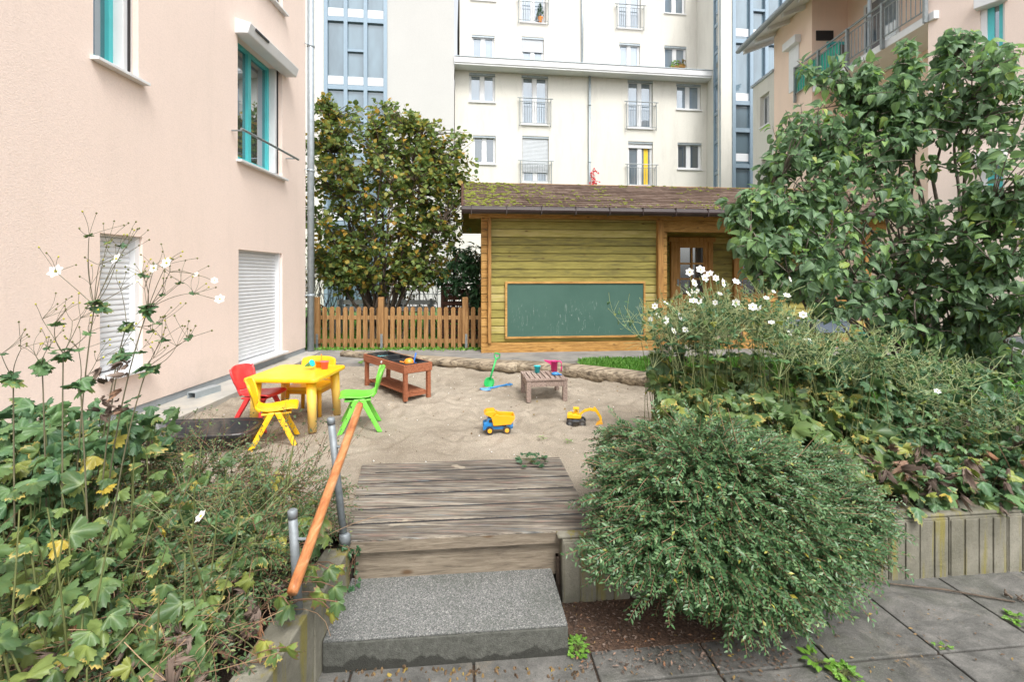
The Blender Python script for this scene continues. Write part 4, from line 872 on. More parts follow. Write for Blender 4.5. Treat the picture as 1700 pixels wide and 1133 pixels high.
def tree(t, base, lobes, nb, nt, nl, T, lm, bm, size, r0=.05, spread=.25, droop=.3, leaflen=.45, hub=.35, tw=.006, fl=None):
    """lobes: (centre, radii, weight). main limbs to lobes, twigs from limbs, leaves along twigs"""
    base = np.array(base); L = len(lobes); W = np.array([l[2] for l in lobes], float); W /= W.sum()
    ia = rng.choice(L, nb, p=W); C = np.array([l[0] for l in lobes])[ia]; Rr = np.array([l[1] for l in lobes])[ia]
    d = nrm(rng.normal(size=(nb, 3))); tips = C+d*Rr*rng.uniform(.3, .85, (nb, 1)); a = base+np.stack([rng.normal(0, spread, nb), rng.normal(0, spread, nb), np.zeros(nb)], -1)
    ctl = a*.45+tips*.55; ctl[:, 2] = a[:, 2]*.35+tips[:, 2]*.65; ctl += rnd(nb, .10)
    K = 12; B = bez(a, ctl, tips, K)
    w_ = rnd(nb*K, .018).reshape(nb, K, 3); w_[:, 0] = 0; B = B+w_
    tubes('trunk', B, taper(nb, K, r0, r0*.16)*rng.uniform(.6, 1.2, (nb, 1)), bm, t, n=6)
    ib = rng.choice(L, nt, p=W); C = np.array([l[0] for l in lobes])[ib]; Rr = np.array([l[1] for l in lobes])[ib]
    d = nrm(rng.normal(size=(nt, 3))); tip = C+d*Rr*(rng.random((nt, 1))**.45); 
    flat = B[:, 4:].reshape(-1, 3); st = np.empty_like(tip)
    for i in range(nt):
        q = flat-tip[i]; dist = np.einsum('ij,ij->i', q, q)+np.maximum(q[:, 2], 0)*1.5; st[i] = flat[np.argmin(dist)]
    K2 = 7; tw_p = bez(st, (st+tip)/2+rnd(nt, .06)+np.array([0, 0, .08]), tip, K2); tubes('twig', tw_p, taper(nt, K2, tw*1.6, tw*.5), bm, t, n=4)
    # leaves
    it = rng.integers(0, nt, nl); f_ = 1-rng.random(nl)**1.6*leaflen; x = f_*(K2-1); i0 = np.clip(x.astype(int), 0, K2-2); fr = (x-i0)[:, None]
    pos = tw_p[it, i0]*(1-fr)+tw_p[it, i0+1]*fr; ax = nrm(tw_p[it, i0+1]-tw_p[it, i0]); side = nrm(np.cross(ax, rnd(nl)))
    out = nrm(pos-np.array([C.mean(0)[0], C.mean(0)[1], base[2]+.5]))
    dr = ax*.35+side*.9+out*.3+np.array([0, 0, -droop]); up = out*.45+np.array([0, -.15, .7])+rnd(nl, .5)
    pos = pos+side*size*.25
    lo = leaves('crown', T, pos, dr, up, rng.uniform(.55, 1.15, nl)*size, lm, t, smooth=True); return tw_p
t = thing('leafy_tree', 'small dark multi-stemmed tree with orange-tinged leaves behind the picket fence', 'tree', (-2.2, 9.7, ZS))
lob = [(P(600, 270, 9.6), (1.15, 1.0, 1.1), 3.2), (P(560, 350, 9.7), (.95, 1, 1.2), 2.6), (P(670, 320, 9.5), (1.15, 1.0, 1.2), 3.6), (P(745, 290, 9.6), (.55, .6, .85), 1.3), (P(720, 380, 9.5), (.75, .8, .65), 1.6), (P(620, 420, 9.6), (1.25, .9, .65), 2.6), (P(545, 230, 9.9), (.6, .6, .75), 1.1), (P(775, 235, 9.6), (.2, .2, .42), .18), (P(640, 200, 9.6), (.85, .6, .5), 1.2), (P(540, 180, 9.8), (.35, .3, .4), .45), (P(570, 440, 9.7), (.8, .6, .4), 1.3), (P(700, 440, 9.5), (.8, .6, .35), 1.1), (P(770, 300, 9.6), (.45, .5, .6), .7), (P(700, 240, 9.6), (.6, .6, .6), 1.6), (P(690, 300, 9.3), (.7, .5, .6), 1.2), (P(600, 470, 9.5), (.8, .5, .25), 1.0), (P(690, 465, 9.4), (.6, .5, .22), .8)]
tree(t, P(636, 575, 9.7), lob, 26, 2000, 15000, T_round, L_hazel, bark, .11, .042, .16, .3)
t = thing('drooping_shrub', 'narrow-leaved drooping green shrub against the left end of the hut', 'shrub', (-.75, 9.2, ZS))
lob = [(P(780, 440, 9.2), (.35, .3, .45), 2), (P(750, 470, 9.3), (.35, .3, .3), 1), (P(790, 495, 9.2), (.2, .2, .35), 1)]
tree(t, P(785, 570, 9.2), lob, 6, 90, 1500, T_nar, L_ivy, bark, .16, .014, .06, .9)
# big right shrub
t = thing('large_shrub', 'large green shrub with broad pointed leaves and bare fanning stems at the right', 'shrub', P(1560, 650, 5.6))
lob = [(P(1340, 215, 5.0), (.50, .5, .50), 2.3), (P(1430, 190, 5.0), (.5, .5, .45), 2.2), (P(1540, 155, 5.0), (.6, .5, .6), 3), (P(1650, 170, 4.6), (.5, .5, .6), 3), (P(1320, 300, 4.9), (.42, .4, .42), 2.1), (P(1290, 370, 4.7), (.36, .35, .40), 2.0), (P(1240, 350, 4.6), (.26, .3, .26), 1.0),
       (P(1390, 390, 4.8), (.45, .4, .40), 2.2), (P(1330, 430, 4.6), (.42, .4, .30), 1.8), (P(1510, 400, 4.9), (.55, .4, .45), 1.8), (P(1640, 380, 4.5), (.50, .4, .5), 2.6), (P(1600, 480, 4.7), (.50, .4, .42), 2.3), (P(1670, 500, 4.4), (.35, .4, .45), 1.8), (P(1470, 280, 5.3), (.5, .4, .4), 1.0), (P(1600, 560, 4.8), (.45, .3, .3), 1.1), (P(1590, 85, 5.0), (.2, .2, .28), .8), (P(1480, 470, 5.0), (.5, .4, .3), 1.4), (P(1250, 420, 4.4), (.25, .3, .2), .6), (P(1470, 165, 5.0), (.4, .4, .4), 2.0), (P(1475, 250, 4.9), (.4, .4, .35), 1.5), (P(1400, 290, 4.8), (.35, .4, .35), 1.0), (P(1400, 450, 4.8), (.5, .4, .3), 1.3), (P(1440, 320, 4.8), (.5, .4, .3), .8), (P(1680, 300, 4.3), (.3, .4, .5), 1.5), (P(1560, 560, 4.9), (.45, .4, .3), 1.7), (P(1650, 590, 4.6), (.45, .4, .3), 1.7), (P(1480, 530, 4.9), (.4, .4, .25), 1.2), (P(1380, 490, 4.8), (.45, .4, .25), 1.2), (P(1290, 460, 4.5), (.3, .3, .18), .7)]+[(P(px_, py_, 4.9), (.09, .1, .25), .25) for px_, py_ in ((1330, 130), (1385, 125), (1450, 110), (1500, 95), (1570, 70), (1630, 100), (1690, 90))]
tree(t, P(1570, 640, 5.5), lob, 46, 1300, 11800, T_big, L_shrub, barkg, .102, .030, .22, .75, .7, tw=.005)

# ================================================================== SAND PIT THINGS
# --- child table
def put(o, x, y, z=None, rz=0): o.location = (x, y, sand_z(x, y)-.004 if z is None else z); o.rotation_euler = (0, 0, rz); return o
t = thing('childrens_table', 'square yellow plastic child table with round legs on the sand', 'table')
def rrect(w, d, r, n=5):
    pts = []
    for cx, cy, a0 in ((w/2-r, d/2-r, 0), (-w/2+r, d/2-r, 90), (-w/2+r, -d/2+r, 180), (w/2-r, -d/2+r, 270)):
        for k in range(n+1): a = R(a0+90*k/n); pts.append((cx+r*math.cos(a), cy+r*math.sin(a)))
    return pts
m = MB(); m.slab(rrect(.64, .66, .05), .425, .46); part('tabletop', m, py_, t, bevel=.010)
for sx in (-1, 1):
    for sy in (-1, 1):
        m = MB(); m.tube([(sx*.235, sy*.245, .424), (sx*.255, sy*.262, 0)], [.042, .034], 16); part('leg', m, pyf, t, smooth=True)
put(t, -1.93, 4.34, rz=R(-2))
TZ = t.location.z+.46
# --- chairs
def chair(name, label, mat):
    t = thing(name, label, 'chair', group='plastic chairs around the child table')
    prof = [(.175, .283, .135), (.165, .297, .148), (.10, .300, .152), (.03, .288, .150), (-.05, .284, .135), (-.10, .292, .112), (-.135, .325, .098), (-.155, .365, .110), (-.172, .41, .135), (-.190, .47, .145), (-.205, .52, .140), (-.212, .540, .110)]
    vs = []; fs = []; n = 10
    for x, z, w_ in prof:
        for k in range(n+1):
            s_ = -1+2*k/n; back = max(0, min(1, (z-.31)/.1)); vs.append((x+.028*back*s_*s_, w_*s_, z+.012*(1-back)*s_*s_-(.012*s_**4 if z > .53 else 0)))
    for i in range(len(prof)-1):
        for k in range(n): fs.append((i*(n+1)+k, i*(n+1)+k+1, (i+1)*(n+1)+k+1, (i+1)*(n+1)+k))
    m = MB(); m.add(vs[:7*(n+1)], [f for f in fs if max(f) < 7*(n+1)]); part('seat', m, mat, t, smooth=True, solid=.014, sub=1)
    m = MB(); off = 6*(n+1); m.add(vs[off:], [tuple(i-off for i in f) for f in fs if min(f) >= off]); bk = part('backrest', m, mat, t, smooth=True, solid=.012, sub=1)
    for s_ in (-1, 1):
        m = MB(); m.tube([(x+.028*max(0, min(1, (z-.31)/.1)), s_*(w_-.004), z) for x, z, w_ in prof[5:11]], .011, 8); part('back_rib', m, mat, bk, smooth=True)
    for s_ in (-1, 1):
        for (xe, x0) in ((.165, .028), (-.165, -.012)):
            m = MB(); a = Vector((x0, s_*.128, .285)); b = Vector((xe, s_*.165, 0)); wd_ = .020
            m.hexa([(b.x-wd_, b.y-.012, 0), (b.x+wd_, b.y-.012, 0), (b.x+wd_, b.y+.012, 0), (b.x-wd_, b.y+.012, 0), (a.x-wd_*1.25, a.y-.014, a.z), (a.x+wd_*1.25, a.y-.014, a.z), (a.x+wd_*1.25, a.y+.014, a.z), (a.x-wd_*1.25, a.y+.014, a.z)])
            part('leg', m, mat, t, bevel=.007)
    m = MB(); m.box(-.09, .13, -.125, .125, .262, .278); part('underframe', m, mat, t, bevel=.006)
    return t
c = chair('childs_chair', 'yellow plastic chair nearest the flower bed, its back toward the viewer', py_); put(c, -1.90, 3.86, rz=R(22)); c.scale = (.98, .98, .98)
c = chair('childs_chair', 'red plastic chair between the yellow table and the peach wall', pr); put(c, -2.23, 4.26, rz=R(-8))
c = chair('childs_chair', 'bright green plastic chair to the right of the yellow table', pg); put(c, -1.34, 4.26, rz=R(196))
# straight-legged yellow chair behind the table
t = thing('childs_chair', 'yellow plastic chair with wide curved back behind the table, facing the viewer', 'chair', group='plastic chairs around the child table')
m = MB(); m.slab(rrect(.345, .36, .04), .262, .292); part('seat', m, py_, t, bevel=.008)
m = MB(); vs = []; K = 14
for j, (z, dy) in enumerate(((.30, .155), (.36, .17), (.44, .185), (.50, .195), (.525, .198))):
    for k in range(K+1): s_ = -1+2*k/K; vs.append((s_*(.172 if z < .51 else .160), dy-.03*s_*s_, z-(.02*s_**4 if z > .48 else 0)))
m.add(vs, [(j*(K+1)+k, j*(K+1)+k+1, (j+1)*(K+1)+k+1, (j+1)*(K+1)+k) for j in range(4) for k in range(K)]); part('backrest', m, py_, t, smooth=True, solid=.022, bevel=.004)
for sx in (-1, 1):
    for sy in (-1, 1):
        m = MB(); m.tube([(sx*.150, sy*.150, .262), (sx*.165, sy*.168, 0)], [.022, .017], 10); part('leg', m, plastic('deep_yellow_plastic', (.70, .34, .01)) if 'deep_yellow_plastic' not in MATS else MATS['deep_yellow_plastic'], t, smooth=True)
m = MB(); m.box(-.155, .155, -.165, -.145, .225, .261); m.box(-.155, .155, .14, .16, .225, .261); m.box(-.165, -.145, -.144, .139, .225, .261); m.box(.145, .165, -.144, .139, .225, .261); part('apron', m, MATS['deep_yellow_plastic'], t, bevel=.004)
put(t, -1.94, 4.65, rz=R(-3))
# --- cups on the table
def cup(name, label, cat, mat, loc, r0=.026, r1=.036, h=.07, tilt=None):
    o = thing(name, label, cat, loc); m = MB(); m.lathe([(r0, 0), (r1, h), (r1+.002, h), (r1-.002, h-.002), (r0-.003, .004), (.0005, .004)], 20); part('cup_wall', m, mat, o, world=False, smooth=True)
    m = MB(); m.lathe([(r1, h-.004), (r1+.004, h-.003), (r1+.004, h+.001), (r1-.001, h+.002)], 20); part('rim', m, mat, o, world=False, smooth=True)
    if tilt: o.rotation_euler = tilt
    return o
q = lambda px, py, z: G(px, py, z)
p = q(539, 613, TZ); cup('toy_cup', 'translucent pink plastic cup at the far right of the yellow table', 'cup', ppk, (p.x, p.y, TZ))
p = q(528, 612, TZ); cup('toy_cup', 'orange plastic cup standing in the middle of the group on the yellow table', 'cup', po, (p.x-.005, p.y+.05, TZ), .03, .04, .06)
p = q(515, 614, TZ); cup('toy_cone', 'turquoise cone-shaped beaker lying on its side on the yellow table', 'beaker', pt, (p.x-.05, p.y+.01, TZ+.031), .006, .03, .085, (R(68), 0, R(72)))
m = MB(); p = q(531, 609, TZ); m.tube([(p.x, p.y+.04, TZ+.03), (p.x-.005, p.y+.05, TZ+.11)], .005, 6); o = part('toy_stick', m, po); tag(o, 'thin orange handle sticking out of the orange cup', 'stick')
# --- sensory trough table
t = thing('trough_table', 'reddish wooden play trough table with three black tubs and a lower shelf', 'table')
Lh, Wh, Hh = .50, .16, .405
for sx in (-1, 1):
    for sy in (-1, 1): m = MB(); m.box(sx*(Lh-.021)-.021, sx*(Lh-.021)+.021, sy*(Wh-.021)-.021, sy*(Wh-.021)+.021, .02, Hh-.09); lg = part('leg', m, redw, t, bevel=.004); m = MB(); m.tube([(sx*(Lh-.021), sy*(Wh-.021), 0), (sx*(Lh-.021), sy*(Wh-.021), .02)], .014, 8); part('foot', m, pbk, lg)
m = MB(); z0_, z1_ = Hh-.09, Hh; m.box(-Lh-.01, Lh+.01, -Wh-.01, -Wh+.012, z0_, z1_); m.box(-Lh-.01, Lh+.01, Wh-.012, Wh+.01, z0_, z1_); m.box(-Lh-.01, -Lh+.012, -Wh+.012, Wh-.012, z0_, z1_-.002); m.box(Lh-.012, Lh+.01, -Wh+.012, Wh-.012, z0_, z1_-.002); part('apron', m, redw, t, bevel=.003)
for k in range(3):
    x = (k-1)*.325; m = MB(); a = .155; b = .142
    m.box(x-a, x+a, -b, -b+.012, Hh-.10, Hh+.006); m.box(x-a, x+a, b-.012, b, Hh-.10, Hh+.006); m.box(x-a, x-a+.012, -b+.012, b-.012, Hh-.10, Hh+.006); m.box(x+a-.012, x+a, -b+.012, b-.012, Hh-.10, Hh+.006); m.box(x-a+.012, x+a-.012, -b+.012, b-.012, Hh-.10, Hh-.04); part('tub', m, pbk, t, bevel=.003)
m = MB()
for k in range(3): m.box(-Lh+.045, Lh-.045, -.125+k*.085, -.125+k*.085+.078, .085, .10)
part('shelf', m, redw, t, bevel=.003); m = MB()
for sx in (-1, 1): m.box(sx*(Lh-.05)-.012, sx*(Lh-.05)+.012, -Wh+.03, Wh-.03, .055, .084)
part('shelf_rail', m, redw, t); m = MB(); m.lathe([(.016, 0), (.016, .004), (.001, .004)], 14, Matrix.Translation((-.02, -Wh-.010, Hh-.035)) @ Matrix.Rotation(R(90), 4, 'X')); part('badge', m, whitep, t)
ang = math.atan2(5.04-5.81, -1.11+1.77); tx, ty = -1.33, 5.53; put(t, tx, ty, rz=ang); SZ = t.location.z+Hh
def tl(x, y): return (tx+math.cos(ang)*x-math.sin(ang)*y, ty+math.sin(ang)*x+math.cos(ang)*y)
a = tl(.34, -.02); tt = thing('toy_ladle', 'orange rounded toy scoop lying in the nearest black tub', 'toy', (a[0], a[1], SZ-.03)); m = MB(); m.lathe([(.001, .06), (.03, .055), (.05, .035), (.056, .005), (.05, 0), (.001, 0)], 16, Matrix.Translation((a[0], a[1], SZ-.02))); part('bowl', m, po, tt, smooth=True); m = MB(); m.tube([(a[0]-.05, a[1]-.03, SZ+.0), (a[0]-.09, a[1]-.05, SZ+.012)], .007, 6); part('handle', m, po, tt)
a = tl(.28, .07); tt = thing('toy_spade', 'small blue toy spade handle standing up from the nearest black tub', 'toy', (a[0], a[1], SZ-.03)); m = MB(); m.tube([(a[0], a[1], SZ-.03), (a[0]+.02, a[1]+.03, SZ+.075)], [.008, .011], 8); part('handle', m, pb, tt); m = MB(); m.cbox((a[0], a[1], SZ-.035), (.06, .05, .01)); part('blade', m, pb, tt)
a = tl(-.34, .02); m = MB(); m.tube([(a[0]-.06, a[1], SZ-.03), (a[0]+.05, a[1]+.02, SZ-.025)], .006, 6); m.lathe([(.012, 0), (.016, .01), (.001, .012)], 10, Matrix.Translation((a[0]-.07, a[1], SZ-.035))); o = part('toy_spoon', m, pt); tag(o, 'thin turquoise toy spoon lying in the farthest black tub', 'toy')
# --- slatted low table
t = thing('slatted_table', 'low weathered grey slatted wooden table standing on the sand', 'table'); hw = .225; hh_ = .245
for sx in (-1, 1):
    for sy in (-1, 1): m = MB(); m.box(sx*(hw-.03)-.024, sx*(hw-.03)+.024, sy*(hw-.03)-.024, sy*(hw-.03)+.024, 0, hh_-.022); part('leg', m, greyw2, t, bevel=.004)
m = MB(); m.box(-hw+.054, hw-.054, -hw+.012, -hw+.032, hh_-.085, hh_-.023); m.box(-hw+.054, hw-.054, hw-.032, hw-.012, hh_-.085, hh_-.023); m.box(-hw+.012, -hw+.032, -hw+.055, hw-.055, hh_-.085, hh_-.023); m.box(hw-.032, hw-.012, -hw+.055, hw-.055, hh_-.085, hh_-.023); part('apron', m, greyw2, t, bevel=.003)
m = MB(); m.box(-hw, hw, -hw, -hw+.045, hh_-.021, hh_); m.box(-hw, hw, hw-.045, hw, hh_-.021, hh_); m.box(-hw, hw, -.018, .018, hh_-.034, hh_-.014); part('end_board', m, greyw2, t, bevel=.003)
m = MB()
for k in range(8): x = -hw+.003+k*.0555; m.box(x, x+.043, -hw+.047, hw-.047, hh_-.013, hh_-.001)
part('slat', m, greyw2, t, bevel=.003); put(t, .345, 5.30, rz=R(7)); LZ = t.location.z+hh_
p = q(892, 619, LZ); cup('toy_cup', 'turquoise plastic cup on the low slatted wooden table', 'cup', pt, (p.x, p.y, LZ), .027, .036, .075)
p = q(920, 617, LZ); t = thing('toy_jug', 'pink plastic watering jug on the low slatted wooden table', 'jug', (p.x, p.y, LZ))
m = MB(); m.lathe([(.034, 0), (.042, .12), (.044, .12), (.040, .115), (.032, .006), (.001, .006)], 20); part('jug_body', m, pp, t, world=False, smooth=True)
m = MB(); m.hexa([(-.035, -.018, .075), (-.03, .018, .075), (-.034, .018, .10), (-.038, -.018, .10), (-.115, -.012, .128), (-.115, .012, .128), (-.035, .028, .122), (-.035, -.028, .122)]); m.hexa([(-.035, -.018, .08), (-.11, -.010, .120), (-.11, .010, .120), (-.035, .018, .08), (-.035, -.026, .12), (-.118, -.014, .130), (-.118, .014, .130), (-.035, .026, .12)]); part('spout', m, pp, t, world=False)
m = MB(); m.tube([(.038, 0, .112), (.062, 0, .118), (.082, 0, .10), (.084, 0, .05), (.078, 0, .0)], .008, 8); part('handle', m, pp, t, world=False, smooth=True)
p = q(922, 623, LZ); t = thing('toy_scoop', 'small blue toy scoop lying in front of the pink jug', 'toy', (p.x, p.y, LZ)); m = MB(); m.lathe([(.03, .0), (.036, .018), (.02, .03), (.001, .032)], 14, Matrix.Diagonal((1.3, .9, 1, 1))); part('bowl', m, pbb, t, world=False, smooth=True); m = MB(); m.tube([(.03, -.01, .012), (.065, -.03, .008)], .008, 8); part('handle', m, pbb, t, world=False)
# --- shovels
def shovel(name, label, mat, bm, Mx, L=.42):
    t = thing(name, label, 'shovel', Mx.translation); t.matrix_world = Mx
    m = MB(); m.tube([(0, 0, .10), (0, 0, L-.07)], .0115, 10); part('handle', m, mat, t, world=False, smooth=True)
    m = MB(); m.tube([(.012, 0, L-.075), (-.0, 0, L-.07), (-.035, 0, L-.035), (-.032, 0, L-.004), (0, 0, L), (.032, 0, L-.004), (.035, 0, L-.035), (0, 0, L-.07)], .009, 8); part('grip', m, mat, t, world=False, smooth=True)
    m = MB(); vs = []
    for j, (z, w_) in enumerate(((.12, .018), (.105, .05), (.07, .062), (.03, .058), (.005, .03), (-.005, .01))):
        for k in range(7): s_ = -1+k/3; vs.append((w_*s_, -.014*s_*s_+.004*j, z))
    m.add(vs, [(j*7+k, j*7+k+1, (j+1)*7+k+1, (j+1)*7+k) for j in range(5) for k in range(6)]); part('blade', m, bm, t, world=False, smooth=True, solid=.006); return t
b_ = Vector((-.29, 5.72, ZS+.0)); tp = Vector((-.17, 5.84, ZS+.40)); dz = (tp-b_).normalized(); xx = Vector((1, .25, 0)); xx = (xx-dz*xx.dot(dz)).normalized(); yy = dz.cross(xx)
Mx = Matrix((xx, yy, dz)).transposed().to_4x4(); Mx.translation = b_; shovel('toy_shovel', 'green toy shovel standing upright in the sand', pgd, pgd, Mx)
b_ = Vector((-.36, 5.53, ZS+.018)); tp = Vector((.04, 5.80, ZS+.035)); dz = (tp-b_).normalized(); yy = Vector((0, 0, 1)); yy = (yy-dz*yy.dot(dz)).normalized(); xx = yy.cross(dz)
Mx = Matrix((xx, yy, dz)).transposed().to_4x4(); Mx.translation = b_; shovel('toy_shovel', 'blue toy shovel lying flat on the sand by the low table', pbb, plastic('pale_blue_plastic', (.12, .33, .68)), Mx)
# --- dump truck (faces -x)
t = thing('toy_dump_truck', 'toy dump truck with yellow tipper and blue chassis on the sand', 'toy truck')
m = MB(); m.box(-.125, .115, -.045, .045, .035, .058); m.box(-.128, -.12, -.055, .055, .03, .068); m.box(.06, .118, -.055, .055, .052, .075); part('chassis', m, pbb, t, bevel=.004)
m = MB(); m.prism([(-.125, .058), (-.045, .058), (-.045, .125), (-.085, .125), (-.098, .095), (-.125, .088)], -.048, .048); cb = part('cab', m, pbb, t, bevel=.005)
m = MB(); m.box(-.082, -.052, -.0495, -.0485, .092, .118); part('cab_window', m, darkm, cb); m = MB(); m.prism([(-.128, .066), (-.126, .066), (-.126, .084), (-.128, .084)], -.04, .04); part('grille', m, pgr, cb)
m = MB()
out = [(-.105, .175), (-.03, .185), (.0, .15), (.13, .14), (.128, .12), (.098, .078), (-.045, .070), (-.062, .12)]
m.prism([(-.06, .135), (-.044, .069), (.098, .077), (.128, .118), (.13, .144), (.005, .152), (-.02, .165)], -.068, -.060); m.prism([(-.06, .135), (-.044, .069), (.098, .077), (.128, .118), (.13, .144), (.005, .152), (-.02, .165)], .060, .068)
m.prism([(-.046, .069), (.1, .077), (.1, .083), (-.044, .077)], -.0595, .0595); m.prism([(.099, .080), (.131, .120), (.132, .143), (.125, .143), (.123, .122), (.094, .084)], -.0595, .0595); m.prism([(-.046, .072), (-.062, .135), (-.12, .165), (-.10, .182), (-.035, .187), (-.02, .165), (-.034, .165), (-.052, .142), (-.040, .080)], -.0595, .0595)
part('tipper', m, plastic('amber_plastic', (.85, .38, .012)), t, bevel=.003)
for x in (-.075, .065):
    for s_ in (-1, 1):
        m = MB(); m.lathe([(.012, -.013), (.029, -.013), (.032, -.008), (.032, .008), (.029, .013), (.012, .013)], 18, Matrix.Translation((x, s_*.058, .031)) @ Matrix.Rotation(R(90), 4, 'X')); wh = part('wheel', m, pbk, t); m = MB(); m.lathe([(.001, -.015), (.014, -.015), (.018, -.0135), (.018, .0135), (.014, .015), (.001, .015)], 14, Matrix.Translation((x, s_*.058, .031)) @ Matrix.Rotation(R(90), 4, 'X')); part('rim', m, MATS['amber_plastic'], wh)
put(t, -.115, 4.06, rz=R(6)); t.location.z = sand_z(-.115, 4.0)+.002; t.scale = (1.02,)*3
# --- excavator (arm toward +x)
t = thing('toy_excavator', 'yellow toy excavator with black wheels and a curved digging arm', 'toy excavator')
m = MB(); m.box(-.075, .065, -.035, .035, .036, .052); m.lathe([(.03, 0), (.03, .014), (.001, .014)], 14, Matrix.Translation((-.01, 0, .052))); part('undercarriage', m, pgr, t, bevel=.004)
for x in (-.06, .05):
    for s_ in (-1, 1): m = MB(); m.lathe([(.006, -.014), (.028, -.014), (.033, -.008), (.033, .008), (.028, .014), (.006, .014)], 12, Matrix.Translation((x, s_*.052, .032)) @ Matrix.Rotation(R(90), 4, 'X')); wh = part('wheel', m, pbk, t); m = MB(); m.lathe([(.001, -.016), (.012, -.016), (.014, .016), (.001, .016)], 10, Matrix.Translation((x, s_*.052, .032)) @ Matrix.Rotation(R(90), 4, 'X')); part('hub', m, pgr, wh)
m = MB(); m.prism([(-.085, .066), (.035, .066), (.045, .085), (.03, .10), (-.03, .105), (-.045, .115), (-.085, .105)], -.038, .038); part('body', m, py_, t, bevel=.006)
m = MB(); m.box(-.028, -.022, -.03, -.024, .10, .15); m.box(.014, .02, -.03, -.024, .10, .15); m.box(-.028, -.022, .024, .03, .10, .15); m.box(.014, .02, .024, .03, .10, .15); m.box(-.03, .022, -.032, .032, .15, .157); part('cab_frame', m, py_, t); m = MB(); m.ball((-.004, 0, .125), .018, 8); m.box(-.02, .008, -.016, .016, .1, .115); part('seat', m, py_, t)
m = MB()
arc = [(.03, .10), (.07, .135), (.12, .15), (.165, .142)]; 
for (a, b) in zip(arc, arc[1:]): m.hexa([(a[0], -.012, a[1]-.012), (b[0], -.012, b[1]-.012), (b[0], .012, b[1]-.012), (a[0], .012, a[1]-.012), (a[0], -.012, a[1]+.010), (b[0], -.012, b[1]+.010), (b[0], .012, b[1]+.010), (a[0], .012, a[1]+.010)])
part('boom', m, py_, t, bevel=.002); m = MB(); m.prism([(.148, .165), (.165, .172), (.195, .13), (.222, .085), (.225, .05), (.208, .048), (.198, .08), (.170, .125), (.150, .145)], -.010, .010); part('stick', m, py_, t, bevel=.002)
m = MB(); m.prism([(.225, .05), (.20, .048), (.17, .02), (.155, .0), (.19, -.006), (.225, .0), (.232, .03)], -.026, .026); part('bucket', m, plastic('amber2_plastic', (.88, .42, .01)), t, bevel=.004)
put(t, .585, 4.36, rz=R(-8)); t.location.z = sand_z(.585, 4.36)+.001
# --- black sledge tub
t = thing('sand_tub', 'long black plastic tub half hidden by the bushes near the peach wall', 'tub'); m = MB()
n = 24; ring = []
for (sx, sy, z) in ((.34, .13, .012), (.43, .185, .135), (.47, .22, .14), (.47, .22, .12)):
    ring.append([(sx*math.copysign(abs(math.cos(a))**.4, math.cos(a)), sy*math.copysign(abs(math.sin(a))**.4, math.sin(a)), z) for a in np.linspace(0, 2*math.pi, n, endpoint=False)])
m.add([p_ for r_ in ring for p_ in r_], [(i*n+k, i*n+(k+1) % n, (i+1)*n+(k+1) % n, (i+1)*n+k) for i in range(3) for k in range(n)]+[tuple(range(n))]); part('shell', m, pbk, t, smooth=False, solid=.006)
m = MB(); m.tube([ring[2][k] for k in list(range(n))+[0]], .009, 6); part('rim', m, pbk, t); put(t, -2.45, 3.74, rz=R(6)); t.location.z += .01
# --- cable duct by wall
m = MB(); a = G(318, 663, ZS+.05); b = G(360, 650, ZS+.05); m.M = Matrix.Translation((a+b)/2+Vector((0, 0, .03))) @ Matrix.Rotation(math.atan2((b-a).y, (b-a).x), 4, 'Z'); L_ = (b-a).length/2
m.box(-L_, L_, -.05, .05, .03, .04); m.box(-L_, L_, -.05, -.04, -.04, .03); m.box(-L_, L_, .04, .05, -.04, .03); m.box(-L_, L_, -.04, .04, -.045, -.035); m.M = None
o = part('drain_channel', m, zinc); tag(o, 'short grey box-shaped drain duct lying against the peach wall', 'duct')
# --- logs
def log(label, pts, rads, seed):
    rr = random.Random(seed); pts = [Vector(p_) for p_ in pts]; K = 28; n = 16; vs = []; fs = []
    def at(tv):
        x = tv*(len(pts)-1); i = min(int(x), len(pts)-2); f_ = x-i; return pts[i].lerp(pts[i+1], f_), rads[i]*(1-f_)+rads[i+1]*f_
    ph = [rr.uniform(0, 6) for _ in range(4)]
    for i in range(K+1):
        p_, r_ = at(i/K); tn = (at(min(1, i/K+.02))[0]-at(max(0, i/K-.02))[0]).normalized(); a_ = tn.cross(Vector((0, 0, 1))).normalized(); b_ = a_.cross(tn)
        for k in range(n):
            an = 2*math.pi*k/n; q_ = r_*(1+.05*math.sin(3*an+ph[0]+i*.02)+.05*math.sin(5*an+ph[1]-i*.03)+.010*rr.uniform(-1, 1)); vs.append(tuple(p_+a_*math.cos(an)*q_+b_*math.sin(an)*q_*.9))
    for i in range(K):
        for k in range(n): fs.append((i*n+k, i*n+(k+1) % n, (i+1)*n+(k+1) % n, (i+1)*n+k))
    m = MB(); m.add(vs, fs+[tuple(range(n-1, -1, -1)), tuple(K*n+k for k in range(n))]); o = part('log', m, logm, smooth=True); tag(o, label, 'log', 'logs edging the sandpit'); return o
def lp(px, py, z=ZS): g_ = G(px, py, z); return (g_.x, g_.y+.1, ZS+.07)
log('weathered log running from the trough table to the low slatted table', [lp(565, 597), lp(640, 603), lp(740, 612), lp(860, 622)], [.06, .07, .085, .10], 1)
log('weathered pale log running from the low slatted table to the right flower bed', [lp(850, 619), lp(945, 628), lp(1030, 638), lp(1150, 655)], [.10, .118, .115, .11], 2)

